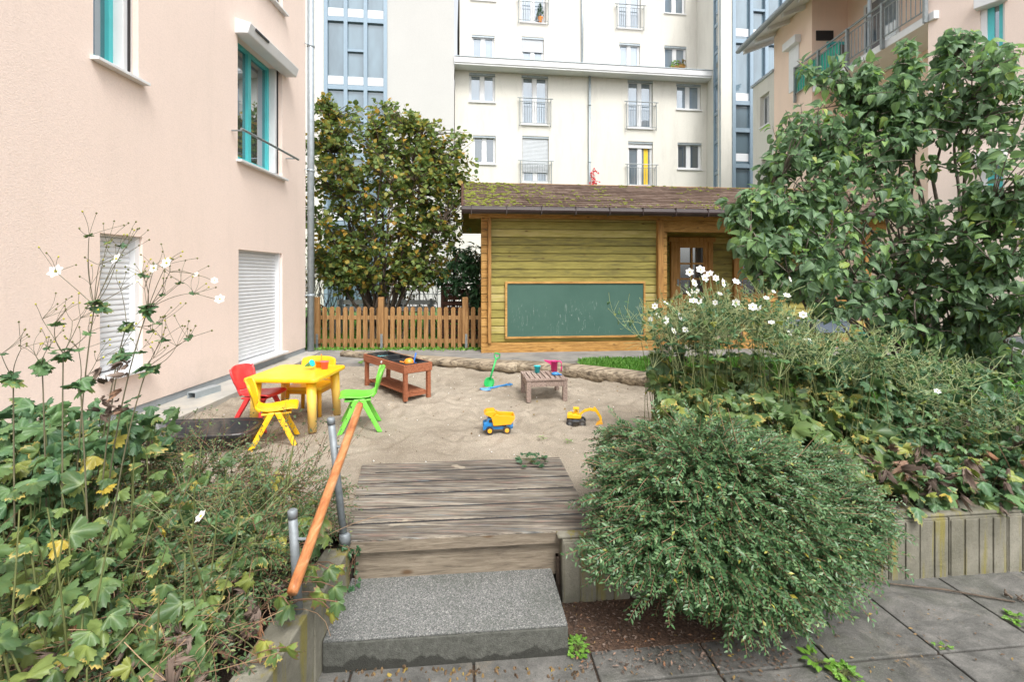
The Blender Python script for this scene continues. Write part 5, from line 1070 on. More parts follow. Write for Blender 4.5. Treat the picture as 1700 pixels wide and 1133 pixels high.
# ================================================================== HANDRAIL
t = thing('handrail', 'sloping orange wooden handrail on two steel posts beside the step', 'handrail', (-.82, 2.1, ZS))
m = MB(); A = Vector((-.765, 1.677, .545)); B = Vector((-.83, 2.63, .945)); m.tube([A, A.lerp(B, .02), A.lerp(B, .98), B], [.018, .020, .020, .018], 16); part('rail', m, railw, t, smooth=True)
for (top, bot) in (((-.88, 2.34, .957), (-.815, 2.35, ZS+.0)), ((-.855, 1.876, .735), (-.83, 1.876, ZS))):
    m = MB(); tp = Vector(top); m.tube([bot, tp], .017, 16); ps = part('post', m, galv, t, smooth=True)
    m = MB(); m.tube([tp-(tp-Vector(bot)).normalized()*.03, tp, tp+Vector((0, 0, .004))], [.0185, .0185, .013], 16); part('cap', m, galv, ps, smooth=True)
    zz = top[2]-(.115 if top[1] < 2 else .13); f_ = (top[1]-1.677)/(2.63-1.677); rp_ = A.lerp(B, f_); m = MB(); m.tube([(top[0]+.01, top[1], rp_.z-.005), (rp_.x, rp_.y, rp_.z-.005)], .006, 8); part('bracket', m, galv, ps)
m = MB(); m.lathe([(.027, 0), (.027, .05), (.02, .055)], 16, Matrix.Translation((-.815, 2.35, ZS+.02))); part('base_sleeve', m, galv, t, smooth=True)

# ================================================================== FRONT BUSH
def smallbush(t, ells, ntw, per, size, lm, base, tl_=.17, hor=.5, seed=0, zmin=.02, twr=.0016, stalk=60):
    W = np.array([e[2] for e in ells], float); W /= W.sum(); ia = rng.choice(len(ells), ntw, p=W)
    C = np.array([e[0] for e in ells], float)[ia]; Rr = np.array([e[1] for e in ells], float)[ia]
    d = nrm(rng.normal(size=(ntw, 3))); d[:, 1] = -np.abs(d[:, 1])*np.where(rng.random(ntw) < .78, 1, -1); d[:, 2] = np.where(rng.random(ntw) < .3, d[:, 2], np.abs(d[:, 2])*.9-.12); d = nrm(d)
    rad = .72+.28*rng.random((ntw, 1))**.5
    nz = .96+.36*fbm(d[:, 0]*3+C[:, 0]*3+7, d[:, 2]*5+d[:, 1]*2+9, 1.2, 3, 11)[:, None]*1.3
    st = C+d*Rr*(rad*nz-.12); ln = rng.uniform(.5, 1.2, (ntw, 1))*tl_
    dr = nrm(d*np.array([1, 1, .35])+rnd(ntw, .34)*np.array([1, 1, .55])+np.array([-.12, -.15, .05*hor])); dr[:, 2] *= (1-hor*.3); en = st+dr*ln; en[:, 2] -= .06*ln[:, 0]
    en[:, 2] = np.maximum(en[:, 2], zmin); st[:, 2] = np.maximum(st[:, 2], zmin)
    K = 6; path = bez(st, (st+en)/2+np.array([0, 0, .15*tl_]), en, K); tubes('twig', path, taper(ntw, K, twr*1.2, twr*.7), twigm2, t, n=3)
    f_ = np.tile(np.linspace(.08, 1, per), ntw); it = np.repeat(np.arange(ntw), per); x = f_*(K-1); i0 = np.clip(x.astype(int), 0, K-2); fr = (x-i0)[:, None]
    pos = path[it, i0]*(1-fr)+path[it, i0+1]*fr; ax = nrm(path[it, i0+1]-path[it, i0]); n_ = len(pos)
    upv = nrm(np.array([0, -.25, 1.0])+rnd(ntw, .45))[it]; side = nrm(np.cross(ax, upv)); sg = np.where(np.tile(np.arange(per), ntw) % 2 == 0, 1, -1)[:, None]
    leaves('foliage', T_tiny, pos, ax*.75+side*sg*.8+rnd(n_, .16)+np.array([0, 0, .05]), upv+rnd(n_, .25), rng.uniform(.7, 1.25, n_)*size*(1-.25*f_), lm, t)
    # inner stems
    a = np.array(base)+rnd(stalk, .06)*np.array([3, 1, .2]); ic = rng.choice(len(ells), stalk, p=W); c_ = np.array([e[0] for e in ells], float)[ic]+nrm(rng.normal(size=(stalk, 3)))*np.array([e[1] for e in ells], float)[ic]*.85; c_[:, 2] = np.maximum(c_[:, 2], zmin+.03)
    tubes('stem', bez(a, (a+c_)/2+np.array([0, 0, .12])+rnd(stalk, .05), c_, 8), taper(stalk, 8, .007, .0025), twigm, t, n=5)
t = thing('round_bush', 'dense rounded evergreen bush with tiny glossy leaves spilling over the wall onto the paving', 'bush', (1.1, 2.3, .05))
smallbush(t, [((.95, 2.42, .52), (.58, .34, .38), 4.5), ((.84, 2.24, .38), (.48, .24, .24), 3), ((1.20, 2.32, .34), (.50, .26, .24), 3.4), ((1.52, 2.54, .38), (.42, .24, .20), 2.6), ((1.05, 2.16, .27), (.34, .16, .15), 1.6), ((1.0, 2.75, .60), (.60, .3, .26), 2.6), ((1.45, 2.75, .52), (.44, .25, .20), 1.6)], 5200, 17, .031, L_bush, (1.05, 2.6, .25), .15)
n = 40; st, d_ = in_ell(n, (1.0, 2.42, .5), (.5, .32, .38), .9); d_[:, 1] = -abs(d_[:, 1]); d_[:, 2] = abs(d_[:, 2])*.7; en = st+nrm(d_+np.array([-.5, 0, .1]))*.22; tubes('bare_twig', bez(st, (st+en)/2, en, 4), taper(n, 4, .0022, .001), simple('tan_twig', (.34, .22, .13), .8), t, n=4)

# ================================================================== RIGHT FLOWER BED
def seg_nodes(n, x0, x1, y0, y1, px_top, ytop, Yr, lean=.0):
    pass
def anemone(t, boxp, nst, ztop, nlv, lsz, lm, zl=(.45, .85), flowers=0, knob=True, stem=stemp, seed_=0, spread=.16, lowT=None):
    """boxp: (x0,x1,y0,y1) footprint; flowering stems to ztop(x)"""
    x0, x1, y0, y1 = boxp
    a = np.stack([rng.uniform(x0, x1, nst), rng.uniform(y0, y1, nst), np.full(nst, ZS)], -1); zt = ztop(a[:, 0])*rng.uniform(.80, 1.0, nst)
    nd = a+np.stack([rng.normal(0, .09, nst), rng.normal(-.03, .08, nst), (zt-ZS)*rng.uniform(.62, .80, nst)], -1)
    K = 8; tubes('stem', bez(a, a*.5+nd*.5+rnd(nst, .04), nd, K), taper(nst, K, .0032, .0022), stemm, t, n=4)
    per = 7; it = np.repeat(np.arange(nst), per); n_ = len(it); tp = nd[it]+np.stack([rng.normal(0, spread*.8, n_), rng.normal(0, spread*.6, n_), (zt[it]-nd[it][:, 2])*rng.uniform(.45, 1.1, n_)], -1)
    path = bez(nd[it], nd[it]*.5+tp*.5+rnd(n_, .05), tp, 8); tubes('flower_stalk', path, .0018, stem, t, n=3, kind='stuff')
    # second order
    per2 = 2; it2 = np.repeat(np.arange(n_), per2); n2 = len(it2); s0 = path[it2, 4]; e2 = s0+np.stack([rng.normal(0, spread*.5, n2), rng.normal(0, spread*.4, n2), rng.uniform(-.04, .14, n2)], -1); tubes('flower_stalk', bez(s0, (s0+e2)/2+rnd(n2, .035), e2, 6), .0012, stem, t, n=3, kind='stuff')
    nn = nst*3; iw = np.repeat(np.arange(nst), 3); an = np.tile(np.array([0, 2.1, 4.2]), nst)+np.repeat(rng.random(nst)*6, 3); leaves('foliage', T_lob, nd[iw], np.stack([np.cos(an), np.sin(an), np.full(nn, .15)], -1), np.array([0, 0, 1.0]), rng.uniform(.05, .09, nn), L_anem2, t, jit=.2, kind='stuff')
    nw = n_*3; br_ = np.concatenate([path[:, 4], path[:, 3], path[:, 6]])+rnd(nw, .006); leaves('bract', T_lob, br_, rnd(nw)+np.array([0, 0, .1]), rnd(nw), rng.uniform(.022, .055, nw), L_anem2, t, kind='stuff')
    # knobs
    ends = np.concatenate([tp, e2]); ends = ends[rng.random(len(ends)) < .5]; kn = np.array([(0, 0, 1), (1, 0, 0), (0, 1, 0), (-1, 0, 0), (0, -1, 0), (0, 0, -1)], float); kf = [np.array([(0, 1, 2), (0, 2, 3), (0, 3, 4), (0, 4, 1), (5, 2, 1), (5, 3, 2), (5, 4, 3), (5, 1, 4)])]
    leaves('seed_head', (kn, kf, np.zeros(6)), ends, np.tile([0., 0, 1], (len(ends), 1)), np.array([0, 1., 0]), rng.uniform(.003, .005, len(ends)), knobm if seed_ < 2 else knoby, t, kind='stuff')
    # flowers
    fl = None
    for i in range(flowers):
        p_ = tp[rng.integers(0, n_)]
        if i == 0:
            m_ = flower_mesh(); 
        o = bpy.data.objects.new('flower', m_); COL.objects.link(o); o.parent = t; o.location = Vector(p_)-off_of(t); o.rotation_euler = (R(random.uniform(30, 100)), 0, random.uniform(-1, 1)); o.scale = (random.uniform(.6, 1.0),)*3
    # basal foliage: three-lobed leaves on petioles, in a mound
    u = rng.random(nlv); lx = rng.uniform(x0-.08, x1+.08, nlv); ly = y0-.12+(y1-y0+.1)*rng.random(nlv)**1.2; 
    front = np.clip((ly-y0+.12)/.5, 0, 1); hz = zl[0]+(zl[1]-zl[0])*front*rng.uniform(.55, 1.05, nlv); hz += .10*fbm(lx, ly, 3, 2, 8)
    pos = np.stack([lx, ly, hz], -1); dd = np.stack([rng.normal(0, .8, nlv), rng.normal(-.6, .6, nlv), rng.normal(-.2, .4, nlv)], -1)
    h_ = nlv//2; lowT = lowT or T_lob5; sz_ = rng.uniform(.45, 1.15, nlv)*lsz
    leaves('foliage', lowT, pos[:h_], dd[:h_], np.array([0, -.45, 1.0]), sz_[:h_], lm, t, jit=.45, smooth=True); leaves('foliage', T_cr, pos[h_:], dd[h_:], np.array([0, -.45, 1.0]), sz_[h_:], lm, t, jit=.6)
    k_ = rng.choice(nlv, min(nlv, 260), replace=False); a_ = pos[k_]+rnd(len(k_), .05); a_[:, 2] = ZS; tubes('petiole', bez(a_, (a_+pos[k_])/2+rnd(len(k_), .03), pos[k_], 5), .0024, stemm, t, n=4, kind='stuff')
    return nd, tp
_fm = []
def flower_mesh():
    if _fm: return _fm[0]
    V, Fs, rim = ovate(3, .42, .1, -.25); n = 6; P_ = []
    vv = []; ff = []
    for i in range(n):
        a_ = i*2*math.pi/n; M_ = Matrix.Rotation(a_, 3, 'Z')
        b0 = len(vv)
        for v in V: vv.append(tuple(M_ @ Vector((v[0]*.028, .004+v[1]*.028, v[2]*.02+.001*(i % 2)))))
        for f in Fs[0]: ff.append(tuple(int(x)+b0 for x in f))
    me = bpy.data.meshes.new('flower'); nf = len(ff)
    m = MB(); m.ball((0, 0, .002), .006, 8); b0 = len(vv); vv += m.v; ff += [tuple(i+b0 for i in f) for f in m.f]
    me.from_pydata(vv, [], ff); me.materials.append(petal); me.materials.append(knoby); me.polygons.foreach_set('material_index', [0]*nf+[1]*(len(ff)-nf)); me.update(); _fm.append(me); return me
zt1 = lambda x: np.interp(x, [1.0, 1.3, 1.7, 2.2, 3.0], [1.35, 1.66, 1.68, 1.55, 1.4])
t = thing('anemone_clump', 'tall anemone clump with white flowers and yellow-edged leaves in front of the hut door', 'plant', (1.5, 3.6, ZS))
anemone(t, (1.12, 1.75, 3.3, 3.9), 50, zt1, 260, .17, L_anem, (.45, 1.05), 20, seed_=1)
for (px_, py_) in ((1145, 452), (1152, 470), (1163, 448), (1170, 462), (1178, 455), (1188, 462), (1142, 488), (1200, 470), (1222, 468), (1160, 500), (1105, 532), (1128, 526), (1118, 550), (1137, 548)):
    p_ = P(px_, py_, 3.35); o = bpy.data.objects.new('flower', flower_mesh()); COL.objects.link(o); o.parent = t; o.location = p_-off_of(t); o.rotation_euler = (R(random.uniform(40, 100)), 0, random.uniform(-1, 1)); o.scale = (random.uniform(.8, 1.1),)*3
    tubes('flower_stalk', bez([p_], [p_+Vector((.02, .02, -.12))], [(p_.x+.12, p_.y+.1, p_.z-.34)], 6), .0018, stemp, t, n=4)
t = thing('anemone_clump', 'anemone clump gone to seed in front of the yellow hut balustrade', 'plant', (2.1, 3.6, ZS))
anemone(t, (1.75, 2.5, 3.2, 3.9), 38, lambda x: np.interp(x, [1.7, 2.5], [1.60, 1.36]), 260, .15, L_anem, (.42, .98), 8, seed_=1)
t = thing('anemone_clump', 'anemone clump with dry pale stalks in front of the large shrub trunk', 'plant', (2.8, 3.5, ZS))
anemone(t, (2.4, 3.2, 3.1, 3.9), 26, lambda x: np.interp(x, [2.4, 3.3], [1.36, 1.08]), 330, .14, L_anem2, (.40, 1.05), 3, seed_=0)
t = thing('anemone_clump', 'low green anemone patch with few pale buds at the right edge of the raised bed', 'plant', (3.4, 3.2, ZS))
anemone(t, (2.5, 3.9, 2.85, 3.5), 16, lambda x: x*0+.92, 520, .11, L_anem2, (.38, .92), 2, seed_=0, stem=stemo)
# broad mounded leaves at bed's front (px 1100-1500, y 600-850)
t = thing('broadleaf_plant', 'mound of broad lobed leaves, many edged yellow, behind the round bush', 'plant', (1.6, 3.0, ZS))
n = 460; x = rng.uniform(1.02, 2.35, n); y = rng.uniform(2.72, 3.45, n); hz = ZS+.10+.42*np.clip((y-2.7)/.55, 0, 1)*rng.uniform(.45, 1.05, n); pos = np.stack([x, y, hz], -1)
h_ = int(n*.55); dd = np.stack([rng.normal(0, .7, n), rng.normal(-.7, .5, n), rng.normal(-.25, .4, n)], -1); sz_ = rng.uniform(.06, .19, n)
leaves('foliage', T_lob5, pos[:h_], dd[:h_], np.array([0, -.55, 1.0]), sz_[:h_], L_anem, t, jit=.45, smooth=True); leaves('foliage', T_cr, pos[h_:], dd[h_:], np.array([0, -.55, 1.0]), sz_[h_:]*.9, L_anem, t, jit=.6)
n2 = 240; tubes('petiole', bez(np.stack([x[:n2], y[:n2]+.1, np.full(n2, ZS)], -1), pos[:n2]+rnd(n2, .05)-np.array([0, 0, .1]), pos[:n2], 5), .0028, stemm, t, n=4, kind='stuff')
t = thing('wilted_leaves', 'curled brown and yellow wilted leaves drooping over the low concrete wall', 'plant', (2.2, 2.8, ZS))
def wpts(n, x0, x1, d0, d1, z0, z1): u_ = rng.uniform(x0, x1, n); d_ = rng.uniform(d0, d1, n); p_ = np.array([WALLR.pt(a, 0, -b)[:2] for a, b in zip(u_, d_)]); return np.concatenate([p_, rng.uniform(z0, z1, (n, 1))], 1)
n = 330; leaves('dead_leaf', T_wig, wpts(n, .9, 3.6, .0, .5, ZS+.02, ZS+.26), rnd(n)+np.array([0, -.6, -.5]), rnd(n)+np.array([0, -.3, .7]), rng.uniform(.04, .09, n), L_dead, t, kind='stuff')
n = 60; leaves('yellow_leaf', T_cr, wpts(n, .9, 3.2, .0, .5, ZS+.08, ZS+.34), rnd(n)+np.array([0, -.6, -.2]), rnd(n, .6)+np.array([0, -.4, .8]), rng.uniform(.05, .10, n), L_yel, t, smooth=True)
n = 90; pa = wpts(n, .9, 3.6, .1, .4, ZS, ZS+.03); pb_ = pa+np.stack([rng.normal(0, .12, n), rng.normal(-.12, .06, n), rng.uniform(.05, .3, n)], -1); tubes('dry_stalk', bez(pa, (pa+pb_)/2+np.array([0, 0, .05]), pb_, 5), .002, twigm, t, n=4, kind='stuff')
t = thing('trailing_vine', 'fresh green trailing leaves hanging over the top of the low concrete wall at right', 'plant', (3, 2.8, ZS))
n = 420; p_ = wpts(n, 1.9, 4.2, -.03, .7, ZS+.03, ZS+.22); leaves('foliage', T_lob, p_, rnd(n, .6)+np.array([0, -.9, -.1]), np.array([0, -.4, 1.0]), rng.uniform(.05, .12, n), L_anem2, t, jit=.3, smooth=True)
n = 60; pa = wpts(n, 1.9, 4.1, .2, .7, ZS, ZS+.1); pb_ = pa+np.stack([rng.normal(0, .15, n), rng.normal(-.2, .08, n), rng.normal(.06, .06, n)], -1); tubes('stem', bez(pa, (pa+pb_)/2+np.array([0, 0, .08]), pb_, 6), .0022, stemm, t, n=4)

# ================================================================== LEFT FLOWER BED
t = thing('low_evergreen', 'sprawling low evergreen with small leaves between the black tub and the handrail', 'bush', (-1.4, 2.5, ZS))
smallbush(t, [((-1.25, 2.45, .42), (.36, .38, .24), 3), ((-1.75, 2.65, .45), (.42, .36, .26), 3), ((-2.3, 2.75, .42), (.42, .35, .20), 2.4), ((-1.15, 2.05, .40), (.22, .25, .22), 1.8), ((-1.55, 2.2, .42), (.32, .28, .24), 2.2), ((-2.75, 2.85, .45), (.4, .35, .24), 1.6), ((-1.2, 1.7, .38), (.28, .3, .14), .6), ((-1.7, 1.9, .42), (.35, .3, .18), .7)], 2900, 13, .025, L_bush2, (-1.6, 2.5, .3), .17, zmin=ZS+.02)
n = 170; st = np.stack([rng.uniform(-2.6, -1.0, n), rng.uniform(1.7, 3.1, n), rng.uniform(.5, .62, n)], -1); en = st+np.stack([rng.normal(.08, .08, n), rng.normal(.05, .06, n), rng.uniform(.08, .26, n)], -1)
pth = bez(st, (st+en)/2+rnd(n, .015), en, 5); tubes('shoot', pth, taper(n, 5, .0018, .0009), twigm, t, n=3)
it = np.repeat(np.arange(n), 12); pos = pth[it, rng.integers(1, 5, len(it))]; pos = pos+rnd(len(it), .008); leaves('shoot_foliage', T_tiny, pos, rnd(len(it))+np.array([0, 0, .7]), rnd(len(it)), rng.uniform(.014, .024, len(it)), L_bush2, t, kind='stuff')

t = thing('anemone_leaves', 'mass of green and yellowing lobed leaves filling the bottom left corner', 'plant', (-1.4, 1.6, ZS))
n = 820; x = rng.uniform(-2.5, -.98, n); y = rng.uniform(1.02, 2.6, n); kx = np.clip((-x-.95)/.9, 0, 1)
hz = ZS+.04+(.10+.42*kx)*rng.random(n)**.7; keep = np.abs(x/y) < 1.25; x, y, hz = x[keep], y[keep], hz[keep]; n = len(x); pos = np.stack([x, y, hz], -1)
leaves('foliage', T_lob, pos, np.stack([rng.normal(.2, .7, n), rng.normal(-.55, .6, n), rng.normal(-.15, .3, n)], -1), np.array([.1, -.45, 1.0]), rng.uniform(.06, .125, n), L_anem, t, jit=.45, smooth=True)
n2 = min(n, 330); tubes('petiole', bez(np.stack([x[:n2], y[:n2]+.05, np.full(n2, ZS)], -1), pos[:n2]+rnd(n2, .04)-np.array([0, 0, .08]), pos[:n2], 5), .003, stemm, t, n=5, kind='stuff')
t = thing('anemone_clump', 'dense green anemone clump with white buds at the left edge of the view', 'plant', (-2.0, 2.2, ZS))
anemone(t, (-2.75, -1.9, 1.75, 2.75), 13, lambda x: x*0+.93, 560, .125, L_anem2, (.42, .94), 2, seed_=1, stem=stemo, lowT=T_lob)
t = thing('anemone_clump', 'anemone shoots with yellow seed knobs low in the left bed near the handrail', 'plant', (-1.4, 1.8, ZS))
anemone(t, (-1.75, -1.05, 1.45, 2.2), 5, lambda x: x*0+.72, 170, .10, L_anem, (.38, .54), 1, seed_=0, stem=stemo)
# explicit tall stems (traced nodes at their own distances)
t = thing('tall_anemone', 'tall thin-stemmed anemone with open white flowers and round seed knobs against the peach wall', 'plant', P(190, 900, 2.1))
nodes = {'a': (157, 508, 2.1), 'b': (245, 515, 2.15), 'c': (105, 587, 2.0), 'd': (22, 625, 1.95), 'e': (70, 606, 2.05), 'f': (245, 610, 2.0), 'g': (133, 636, 1.9), 'h': (210, 540, 2.2), 'i': (200, 590, 2.1)}
bases = {'a': (120, 780), 'b': (165, 800), 'c': (104, 820), 'd': (26, 800), 'e': (80, 830), 'f': (175, 850), 'g': (150, 860), 'h': (150, 790), 'i': (160, 800)}
A_, B_, C_ = [], [], []
for k, (px, py, Y_) in nodes.items():
    b = P(bases[k][0], bases[k][1], Y_-.02); e = P(px, py, Y_); b.z = max(ZS, b.z-.5) if b.z > ZS else ZS; b.z = ZS; A_.append(b); B_.append(Vector((b.x+(e.x-b.x)*.25, b.y, b.z+(e.z-b.z)*.6))); C_.append(e)
tubes('stem', bez(A_, B_, C_, 12), taper(len(A_), 12, .0038, .0022), stemr, t, n=6)
sub = [('a', 148, 391), ('a', 93, 452), ('a', 193, 432), ('a', 237, 460), ('a', 200, 408), ('a', 213, 405), ('a', 178, 403), ('a', 150, 475), ('b', 237, 458), ('b', 282, 452), ('b', 322, 487), ('b', 276, 440), ('b', 256, 447), ('b', 240, 480), ('b', 270, 490), ('c', 70, 530), ('c', 92, 538), ('c', 120, 533), ('c', 148, 553), ('c', 134, 528), ('d', 2, 588), ('d', 35, 580), ('e', 80, 578), ('e', 60, 592), ('f', 268, 565), ('f', 293, 575), ('f', 313, 562), ('f', 255, 595), ('g', 130, 580), ('g', 160, 600), ('h', 262, 537), ('h', 200, 480), ('h', 252, 550), ('i', 213, 560), ('i', 230, 585), ('a', 165, 440), ('b', 300, 470)]
N2 = {}; A_, B_, C_ = [], [], []; ends = []
for i, (k, px, py) in enumerate(sub):
    o_ = P(*nodes[k]); e = P(px, py, nodes[k][2]+random.uniform(-.1, .1)); A_.append(o_); B_.append((o_+e)/2+Vector((random.gauss(0, .012), 0, random.gauss(0, .012)))); C_.append(e); ends.append(e)
tubes('flower_stalk', bez(A_, B_, C_, 8), taper(len(A_), 8, .0017, .0012), stemr, t, n=5, kind='stuff')
A2, C2 = [], []
for e in ends:
    for _ in range(random.choice([3, 4, 5, 6])):
        A2.append(e); C2.append(e+Vector((random.gauss(.03, .045), random.gauss(0, .04), random.uniform(.02, .11))))
A2n, C2n = np.array(A2), np.array(C2); tubes('thin_stalk', bez(A2n, (A2n+C2n)/2+rnd(len(A2n), .008), C2n, 5), .0009, stemr, t, n=4, kind='stuff')
kn = np.array([(0, 0, 1), (1, 0, 0), (0, 1, 0), (-1, 0, 0), (0, -1, 0), (0, 0, -1)], float); kf = [np.array([(0, 1, 2), (0, 2, 3), (0, 3, 4), (0, 4, 1), (5, 2, 1), (5, 3, 2), (5, 4, 3), (5, 1, 4)])]
s_ = rng.random(len(C2n)) < .3
leaves('seed_head', (kn, kf, np.zeros(6)), C2n[s_], np.tile([0., 0, 1], (s_.sum(), 1)), np.array([0, 1., 0]), .0055, knoby, t, smooth=True, kind='stuff'); leaves('seed_head', (kn, kf, np.zeros(6)), C2n[~s_], np.tile([0., 0, 1], ((~s_).sum(), 1)), np.array([0, 1., 0]), .0055, knobm, t, smooth=True, kind='stuff')
wp = []; wd_ = []; ws_ = []
for k, v in nodes.items():
    o_ = P(*v)
    for j in range(9): a_ = j*.7+random.random(); wp.append(o_+Vector((random.gauss(0, .008), random.gauss(0, .008), random.gauss(0, .01)))); wd_.append((math.cos(a_), math.sin(a_), random.uniform(-.7, .5))); ws_.append(random.uniform(.035, .085))
for e in ends[::2]:
    for j in range(3): a_ = j*2.1+random.random()*2; wp.append(e); wd_.append((math.cos(a_), math.sin(a_), .2)); ws_.append(random.uniform(.022, .045))
leaves('foliage', T_lob, wp, wd_, np.array([0, -.2, 1.0]), np.array(ws_), L_anem2, t, jit=.5)
for (px, py, s_) in ((93, 451, 1.5), (194, 430, 1.3), (256, 445, 1.1), (277, 437, 1.2), (365, 497, 1.0), (356, 466, .7), (326, 456, .6), (228, 468, .8)):
    p_ = P(px, py, 2.1); o = bpy.data.objects.new('flower', flower_mesh()); COL.objects.link(o); o.parent = t; o.location = p_-off_of(t); o.rotation_euler = (R(random.uniform(40, 80)), 0, random.uniform(-.8, .8)); o.scale = (s_*.72,)*3
a_ = P(322, 487, 2.15); c_ = P(365, 499, 2.1); tubes('flower_stalk', bez([a_, P(282, 452, 2.1), P(282, 452, 2.1)], [a_, P(320, 450, 2.1), P(300, 445, 2.1)], [c_, P(356, 467, 2.1), P(326, 458, 2.1)], 6), .0014, stemr, t, n=4, kind='stuff')
n = 24; pp_ = np.array([P(random.uniform(165, 215), random.uniform(600, 690), 2.0) for _ in range(n)]); leaves('dead_leaf', T_wig, pp_, rnd(n)+np.array([0, 0, -1.0]), rnd(n), rng.uniform(.02, .05, n), L_dead, t)
n = 60; a = np.stack([rng.uniform(-2.2, -1.0, n), rng.uniform(1.25, 2.4, n), np.full(n, ZS)], -1); c_ = a+np.stack([rng.normal(.03, .07, n), rng.normal(0, .05, n), rng.uniform(.3, .62, n)], -1)
tubes('bare_stem', bez(a, (a+c_)/2+rnd(n, .02), c_, 8), taper(n, 8, .0042, .0022), stemm, t, n=5, kind='stuff')
# vine around the handrail foot
t = thing('vine', 'climbing vine with yellow-green lobed leaves around the foot of the handrail posts', 'plant', (-.95, 1.9, ZS))
spots = [(440, 895, 2.0), (455, 925, 1.95), (475, 905, 2.0), (425, 915, 2.0), (530, 860, 2.05), (545, 945, 1.9), (520, 940, 1.95), (555, 975, 1.85), (535, 985, 1.85), (560, 1000, 1.8), (465, 990, 1.8), (480, 1005, 1.78), (440, 1065, 1.62), (460, 1085, 1.6), (475, 1075, 1.6), (500, 925, 2.0), (545, 890, 2.1), (525, 905, 2.1), (410, 960, 1.9), (385, 940, 1.95), (505, 860, 2.2), (500, 880, 2.15), (550, 1015, 1.8), (530, 960, 1.9), (560, 940, 2.0)]
ps_ = np.array([P(*s_) for s_ in spots]); n = len(ps_)
leaves('foliage', T_lob5, ps_[::2], rnd(len(ps_[::2]), .5)+np.array([0, -.5, -.7]), np.array([0, -.9, .6]), rng.uniform(.07, .11, len(ps_[::2])), L_yel, t, jit=.25, smooth=True); leaves('foliage', T_lob5, ps_[1::2], rnd(len(ps_[1::2]), .5)+np.array([0, -.5, -.7]), np.array([0, -.9, .6]), rng.uniform(.07, .11, len(ps_[1::2])), L_anem, t, jit=.25, smooth=True)
bs_ = np.array([(-.98+random.gauss(0, .05), p_[1]+.03, ZS+.02) for p_ in ps_]); tubes('stem', bez(bs_, (bs_+ps_)/2+rnd(n, .04)+np.array([0, 0, .05]), ps_, 6), .0022, twigm, t, n=4)
t = thing('wilted_leaves', 'grey-brown curled dead leaves and dry stalks at the lower edge of the left bed', 'plant', (-1.2, 1.5, ZS))
n = 420; x = rng.uniform(-1.5, -.92, n); y = rng.uniform(1.1, 2.1, n); leaves('dead_leaf', T_wig, np.stack([x, y, ZS+.02+rng.random(n)*.14], -1), rnd(n), rnd(n)+np.array([0, 0, .6]), rng.uniform(.025, .06, n), L_dead, t, kind='stuff')
n = 260; a = np.stack([rng.uniform(-1.7, -.92, n), rng.uniform(1.1, 2.2, n), ZS+.02+rng.random(n)*.1], -1); b = a+np.stack([rng.normal(0, .12, n), rng.normal(0, .1, n), rng.uniform(-.02, .15, n)], -1); tubes('dry_stalk', bez(a, (a+b)/2+rnd(n, .04), b, 6), .0014, MATS['tan_twig'], t, n=3, kind='stuff')
t = thing('ivy', 'small dark ivy creeping over the left end of the timber riser', 'plant', (-.76, 2.3, ZS))
n = 34; pv = np.array([P(random.uniform(560, 600), 0, 2.33) for _ in range(n)]); pv[:, 2] = [random.uniform(.13, .36) for _ in range(n)]; pv[:, 1] = 2.315+rng.uniform(-.02, .01, n); leaves('foliage', T_lob, pv, rnd(n, .6)+np.array([0, -.2, -.6]), np.array([0, -1, .4]), rng.uniform(.02, .04, n), L_ivy, t, jit=.2)
tubes('stem', bez(pv[:8], pv[:8]+rnd(8, .03), pv[8:16], 5), .0015, twigm, t, n=4)

# weeds & litter
def weed(label, px, py, n, r, sz, z=.0, T=T_lob, m_=None):
    c_ = G(px, py, z); t = thing('weed', label, 'weed', (c_.x, c_.y, z)); a_ = rng.random(n)*6.28; rr = r*rng.random(n)**.6; p_ = np.stack([c_.x+rr*np.cos(a_), c_.y+rr*np.sin(a_), z+.012+.5*(r-rr)*rng.random(n)], -1)
    leaves('foliage', T, p_, np.stack([np.cos(a_), np.sin(a_), np.full(n, .35)], -1), np.array([0, 0, 1.]), rng.uniform(.6, 1.2, n)*sz, m_ or L_weed, t, jit=.25)
    base = np.tile([c_.x, c_.y, z], (n, 1)).astype(float); tubes('stem', bez(base, (base+p_)/2+np.array([0, 0, .02]), p_, 4), .0011, stemm, t, n=3)
weed('bright green weed in the joint at the right corner of the stone step', 957, 1078, 46, .055, .030)
weed('small rosette weed in a paving joint, nearest the bush', 1358, 1103, 16, .05, .04, T=T_ov)
weed('larger leafy weed at the bottom edge of the paving', 1404, 1122, 30, .055, .035)
weed('small green weed in a paving joint at the right edge', 1690, 1034, 18, .05, .035)
weed('tiny weed at the crossing of two paving joints', 1568, 1080, 10, .03, .02)
weed('dark ivy sprig creeping over the back edge of the timber deck', 882, 768, 26, .12, .05, ZS+.03, m_=L_ivy)
weed('small green seedling in the sand behind the trough table', 606, 604, 16, .07, .06, ZS+.02, T=T_ov, m_=L_weed)
weed('small seedling in the sand between truck and deck', 902, 730, 8, .03, .025, ZS, T=T_ov)
weed('tiny green seedling in the sand near the excavator', 942, 736, 7, .03, .025, ZS, T=T_ov)
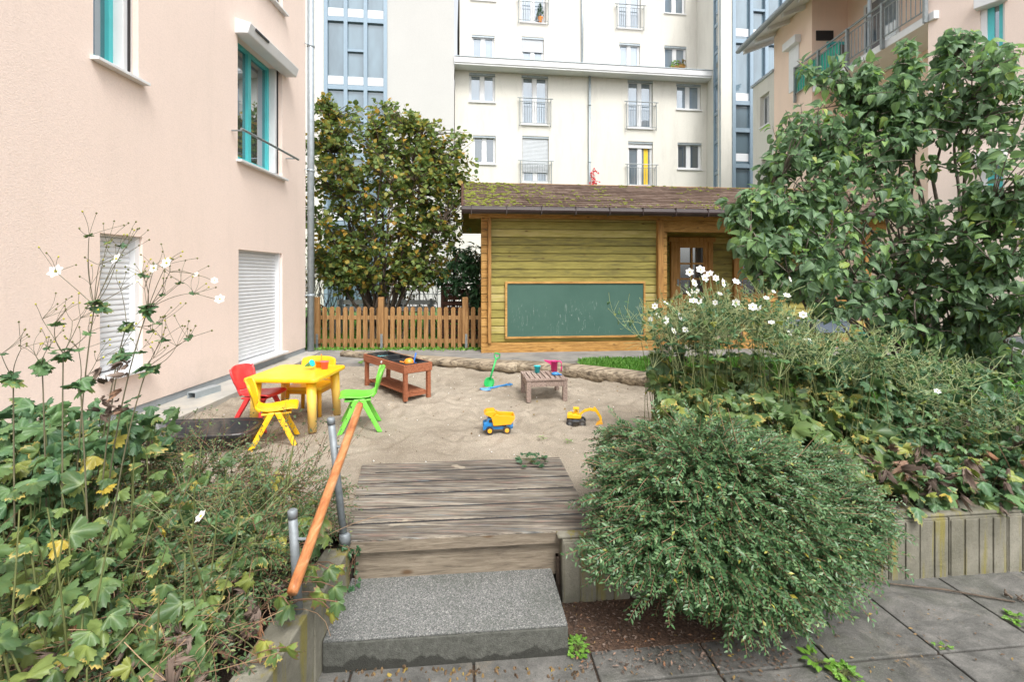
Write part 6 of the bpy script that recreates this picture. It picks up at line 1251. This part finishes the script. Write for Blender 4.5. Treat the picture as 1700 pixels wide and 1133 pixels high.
def litter(name, label, n, fx, s0, s1, m_, T=T_wig):
    p_ = fx(n); leaves(name, T, p_, rnd(n)*np.array([1, 1, .15]), rnd(n, .3)+np.array([0, 0, 1]), rng.uniform(s0, s1, n), m_, kind='stuff')['label'] = label
def f1(n):
    x = rng.normal(1.1, .55, n); x = np.clip(x, .25, 2.9); y = 1.75+rng.random(n)*.75; return np.stack([x, y, np.full(n, .008)], -1)
litter('leaf_litter', 'small fallen leaves on the paving under the bush', 420, f1, .008, .024, L_litter, T_tiny)
def f1b(n): return np.stack([rng.uniform(.27, 1.2, n), rng.uniform(2.0, 2.42, n), np.full(n, .012)], -1)
litter('leaf_litter', 'brown crumbled leaves on the soil under the bush', 900, f1b, .010, .026, L_dead, T_tiny)
def f2(n): return np.stack([rng.uniform(-.76, .3, n), 2.02-rng.random(n)**2*.25, np.full(n, .01)], -1)
litter('leaf_litter', 'dry leaf bits along the foot of the stone step', 130, f2, .01, .035, L_litter, T_wig)
def f3(n):
    x = rng.uniform(-2.9, 1.7, n); y = rng.uniform(3.0, 6.6, n); return np.stack([x, y, np.array([sand_z(a, b)+.004 for a, b in zip(x, y)])], -1)
litter('leaf_litter', 'scattered brown leaf crumbs on the sand', 260, f3, .008, .03, L_litter, T_wig)
litter('pebbles', 'small pale pebbles and shells on the sand', 90, f3, .003, .008, petal, (kn, kf, np.zeros(6)))
m = MB(); a = G(1460, 968, .01); b = G(1685, 1000, .01); m.tube([a, a.lerp(b, .5)+Vector((0, .01, .006)), b], [.003, .005, .004], 6); o = part('fallen_twig', m, bark); tag(o, 'long thin dark twig lying on the paving beside the low wall', 'twig')
m = MB()
for i in range(5): c_ = G(1670+i*10, 990+i*3, .012); m.tube([c_, c_+Vector((random.gauss(0, .05), random.gauss(0, .03), .02))], [.007, .003], 6)
o = part('bark_scraps', m, bark); tag(o, 'small heap of dark bark scraps on the paving at the right edge', 'bark')
m = MB(); c_ = G(786, 713, ZS); m.tube([c_, c_+Vector((.045, .004, .004)), c_+Vector((.08, .0, 0))], [.008, .010, .006], 7); o = part('stick', m, bark); tag(o, 'short dark stick on the sand left of the toy truck', 'stick')
